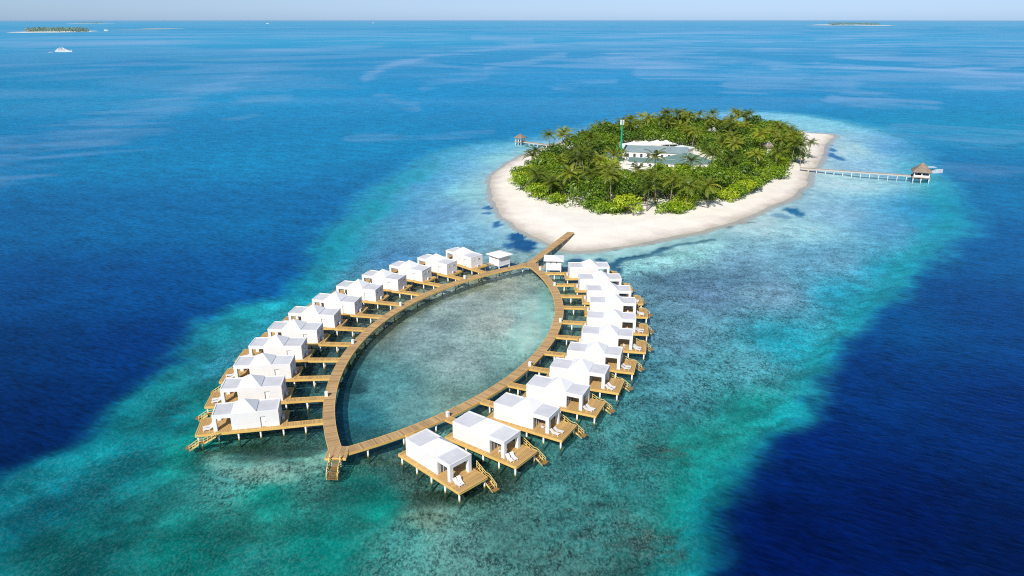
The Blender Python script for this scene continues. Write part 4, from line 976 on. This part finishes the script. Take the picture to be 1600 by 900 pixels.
# ------------------------------------------------------------------ boats
def boat(name, label, cat, x, y, rz, L, B, Hh, kind):
    r = empty(name, (x, y, 0), rz, label, cat); n = 12; mb = MB(); rows = []
    for i in range(n+1):
        u = i/n; half = B/2*(1-max(0, (u-0.45)/0.55)**2.2)*(0.86+0.14*min(1, u*3)); sh_ = Hh*(0.8+0.45*u*u); x_ = (u-0.5)*L
        rows.append([(x_, -half, sh_), (x_-0.0, -half*0.8, 0.0), (x_, 0, -0.5), (x_, half*0.8, 0.0), (x_, half, sh_)])
    vs = [p for rw in rows for p in rw]; fs = []
    for i in range(n):
        for j in range(4): fs.append((i*5+j, (i+1)*5+j, (i+1)*5+j+1, i*5+j+1))
        fs.append((i*5+4, (i+1)*5+4, (i+1)*5, i*5))
    fs.append((0, 1, 2, 3, 4)); mb.add(vs, fs); mb.build('hull', M['hull'], r)
    if kind == 'yacht':
        def tier(x0, x1, hb, z0, z1, nm, rake=1.5):
            m = MB(); v = [(x0,-hb,z0),(x1,-hb*0.8,z0),(x1,hb*0.8,z0),(x0,hb,z0),(x0+0.3,-hb*0.95,z1),(x1-rake,-hb*0.72,z1),(x1-rake,hb*0.72,z1),(x0+0.3,hb*0.95,z1)]
            m.add(v, [(3,2,1,0),(4,5,6,7),(0,1,5,4),(1,2,6,5),(2,3,7,6),(3,0,4,7)]); o = m.build(nm, M['hull'], r); zc = (z0+z1)/2
            MB().box(x0+1.5, x1-rake-1.5, -hb*1.0, hb*1.0, zc-0.35, zc+0.65).build('window_band', M['darkhull'], o)
        tier(-L*0.40, L*0.24, B*0.44, Hh*0.9, Hh*0.9+2.6, 'main_cabin', 3); tier(-L*0.32, L*0.12, B*0.38, Hh*0.9+2.6, Hh*0.9+5.0, 'upper_cabin', 2.5); tier(-L*0.22, L*0.02, B*0.28, Hh*0.9+5.0, Hh*0.9+6.6, 'bridge_deck', 1.5)
        MB().cyl((-L*0.1, 0, Hh+6.4), (-L*0.12, 0, Hh+10), 0.25, 0.1).box(-L*0.12, -L*0.10, -1.5, 1.5, Hh+8, Hh+8.3).build('mast', M['hull'], r)
        MB().box(L*0.15, L*0.47, -B*0.3, B*0.3, Hh*1.02, Hh*1.04).build('foredeck', M['darkhull'], r)
    else:
        MB().box(-L*0.28, L*0.12, -B*0.40, B*0.40, Hh+1.5, Hh+1.62).build('canopy', M['hull'], r)
        pm = MB().cyl((0, 0, Hh*0.7), (0, 0, Hh+1.5), 0.05).mesh('post', M['darkhull'])
        for sx in (-0.26, 0.10):
            for sy in (-1, 1): inst('post', pm, r, (sx*L, sy*B*0.38, 0))
        MB().box(-L*0.2, L*0.05, -B*0.25, B*0.25, Hh*0.7, Hh*0.7+0.6).build('seat', M['darkhull'], r)
    return r
q = U(100, 81); boat('motor_yacht', 'large white motor yacht with stepped decks anchored in the distance at the left', 'yacht', q.x, q.y, R(-6), 44, 9, 4.0, 'yacht')
q = U(79, 82); boat('tender_boat', 'tiny white tender floating just behind the yacht', 'boat', q.x, q.y, R(20), 9, 3, 1.2, 'open')
q = U(1455, 270); boat('speedboat', 'white covered speedboat moored beyond the hut on the right jetty', 'boat', q.x, q.y, R(4), 12.5, 3.6, 1.5, 'open')
q = U(1439, 281); boat('dinghy', 'small white dinghy moored in front of the right jetty hut', 'boat', q.x, q.y, R(-4), 6, 2.0, 0.7, 'open')
q = U(418, 37.3); boat('distant_boat', 'white speck of a boat on the horizon left of centre', 'boat', q.x, q.y, R(10), 60, 14, 12, 'yacht')
q = U(583, 36.2); boat('distant_boat', 'tiny white boat on the horizon near the centre', 'boat', q.x, q.y, R(10), 55, 14, 12, 'yacht')
q = U(166, 48.5); boat('distant_boat', 'small white boat beside the far sand spit at the left', 'boat', q.x, q.y, R(10), 30, 9, 8, 'yacht')

# ------------------------------------------------------------------ far islets
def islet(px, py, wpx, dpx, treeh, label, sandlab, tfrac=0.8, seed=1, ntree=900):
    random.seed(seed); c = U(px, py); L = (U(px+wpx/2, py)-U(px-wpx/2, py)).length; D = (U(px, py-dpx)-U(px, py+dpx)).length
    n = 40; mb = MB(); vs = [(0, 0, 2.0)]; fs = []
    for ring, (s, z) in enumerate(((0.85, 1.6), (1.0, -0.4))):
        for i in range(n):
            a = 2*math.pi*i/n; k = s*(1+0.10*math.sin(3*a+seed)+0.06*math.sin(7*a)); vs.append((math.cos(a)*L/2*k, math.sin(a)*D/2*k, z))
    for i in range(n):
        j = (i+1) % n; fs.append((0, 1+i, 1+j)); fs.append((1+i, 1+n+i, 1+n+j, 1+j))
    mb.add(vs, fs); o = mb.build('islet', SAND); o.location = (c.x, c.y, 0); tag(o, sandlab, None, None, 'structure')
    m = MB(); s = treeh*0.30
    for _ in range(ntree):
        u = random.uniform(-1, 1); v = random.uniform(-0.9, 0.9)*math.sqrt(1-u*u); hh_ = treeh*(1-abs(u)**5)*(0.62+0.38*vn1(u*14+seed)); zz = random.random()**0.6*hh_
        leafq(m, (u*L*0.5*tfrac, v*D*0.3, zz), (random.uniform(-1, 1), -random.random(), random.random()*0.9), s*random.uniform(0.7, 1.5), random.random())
    o = m.build('palm_grove', M['hazedleaf']); o.location = (c.x, c.y, 1.0); tag(o, label, 'wood', None, 'stuff'); return o
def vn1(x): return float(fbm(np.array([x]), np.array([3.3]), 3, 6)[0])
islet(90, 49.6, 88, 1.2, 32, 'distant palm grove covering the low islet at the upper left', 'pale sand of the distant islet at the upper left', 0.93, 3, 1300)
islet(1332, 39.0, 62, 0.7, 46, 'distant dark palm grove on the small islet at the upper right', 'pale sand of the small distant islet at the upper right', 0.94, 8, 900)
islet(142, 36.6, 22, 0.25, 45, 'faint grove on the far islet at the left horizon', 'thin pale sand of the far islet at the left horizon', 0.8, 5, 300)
for px, py, wp in ((215, 46.8, 95), (255, 44.5, 60), (1290, 39.6, 50), (1370, 39.8, 40)):
    c = U(px, py); L = (U(px+wp/2, py)-U(px-wp/2, py)).length; D = (U(px, py-0.35)-U(px, py+0.35)).length; mb = MB(); vs = [(0, 0, 0.8)]
    for i in range(24): a = 2*math.pi*i/24; vs.append((math.cos(a)*L/2*(1+0.1*math.sin(4*a)), math.sin(a)*D/2, -0.05))
    mb.add(vs, [(0, 1+i, 1+(i+1) % 24) for i in range(24)]); o = mb.build('sandbar', M['concrete']); o.location = (c.x, c.y, 0.1); tag(o, None, None, None, 'structure')
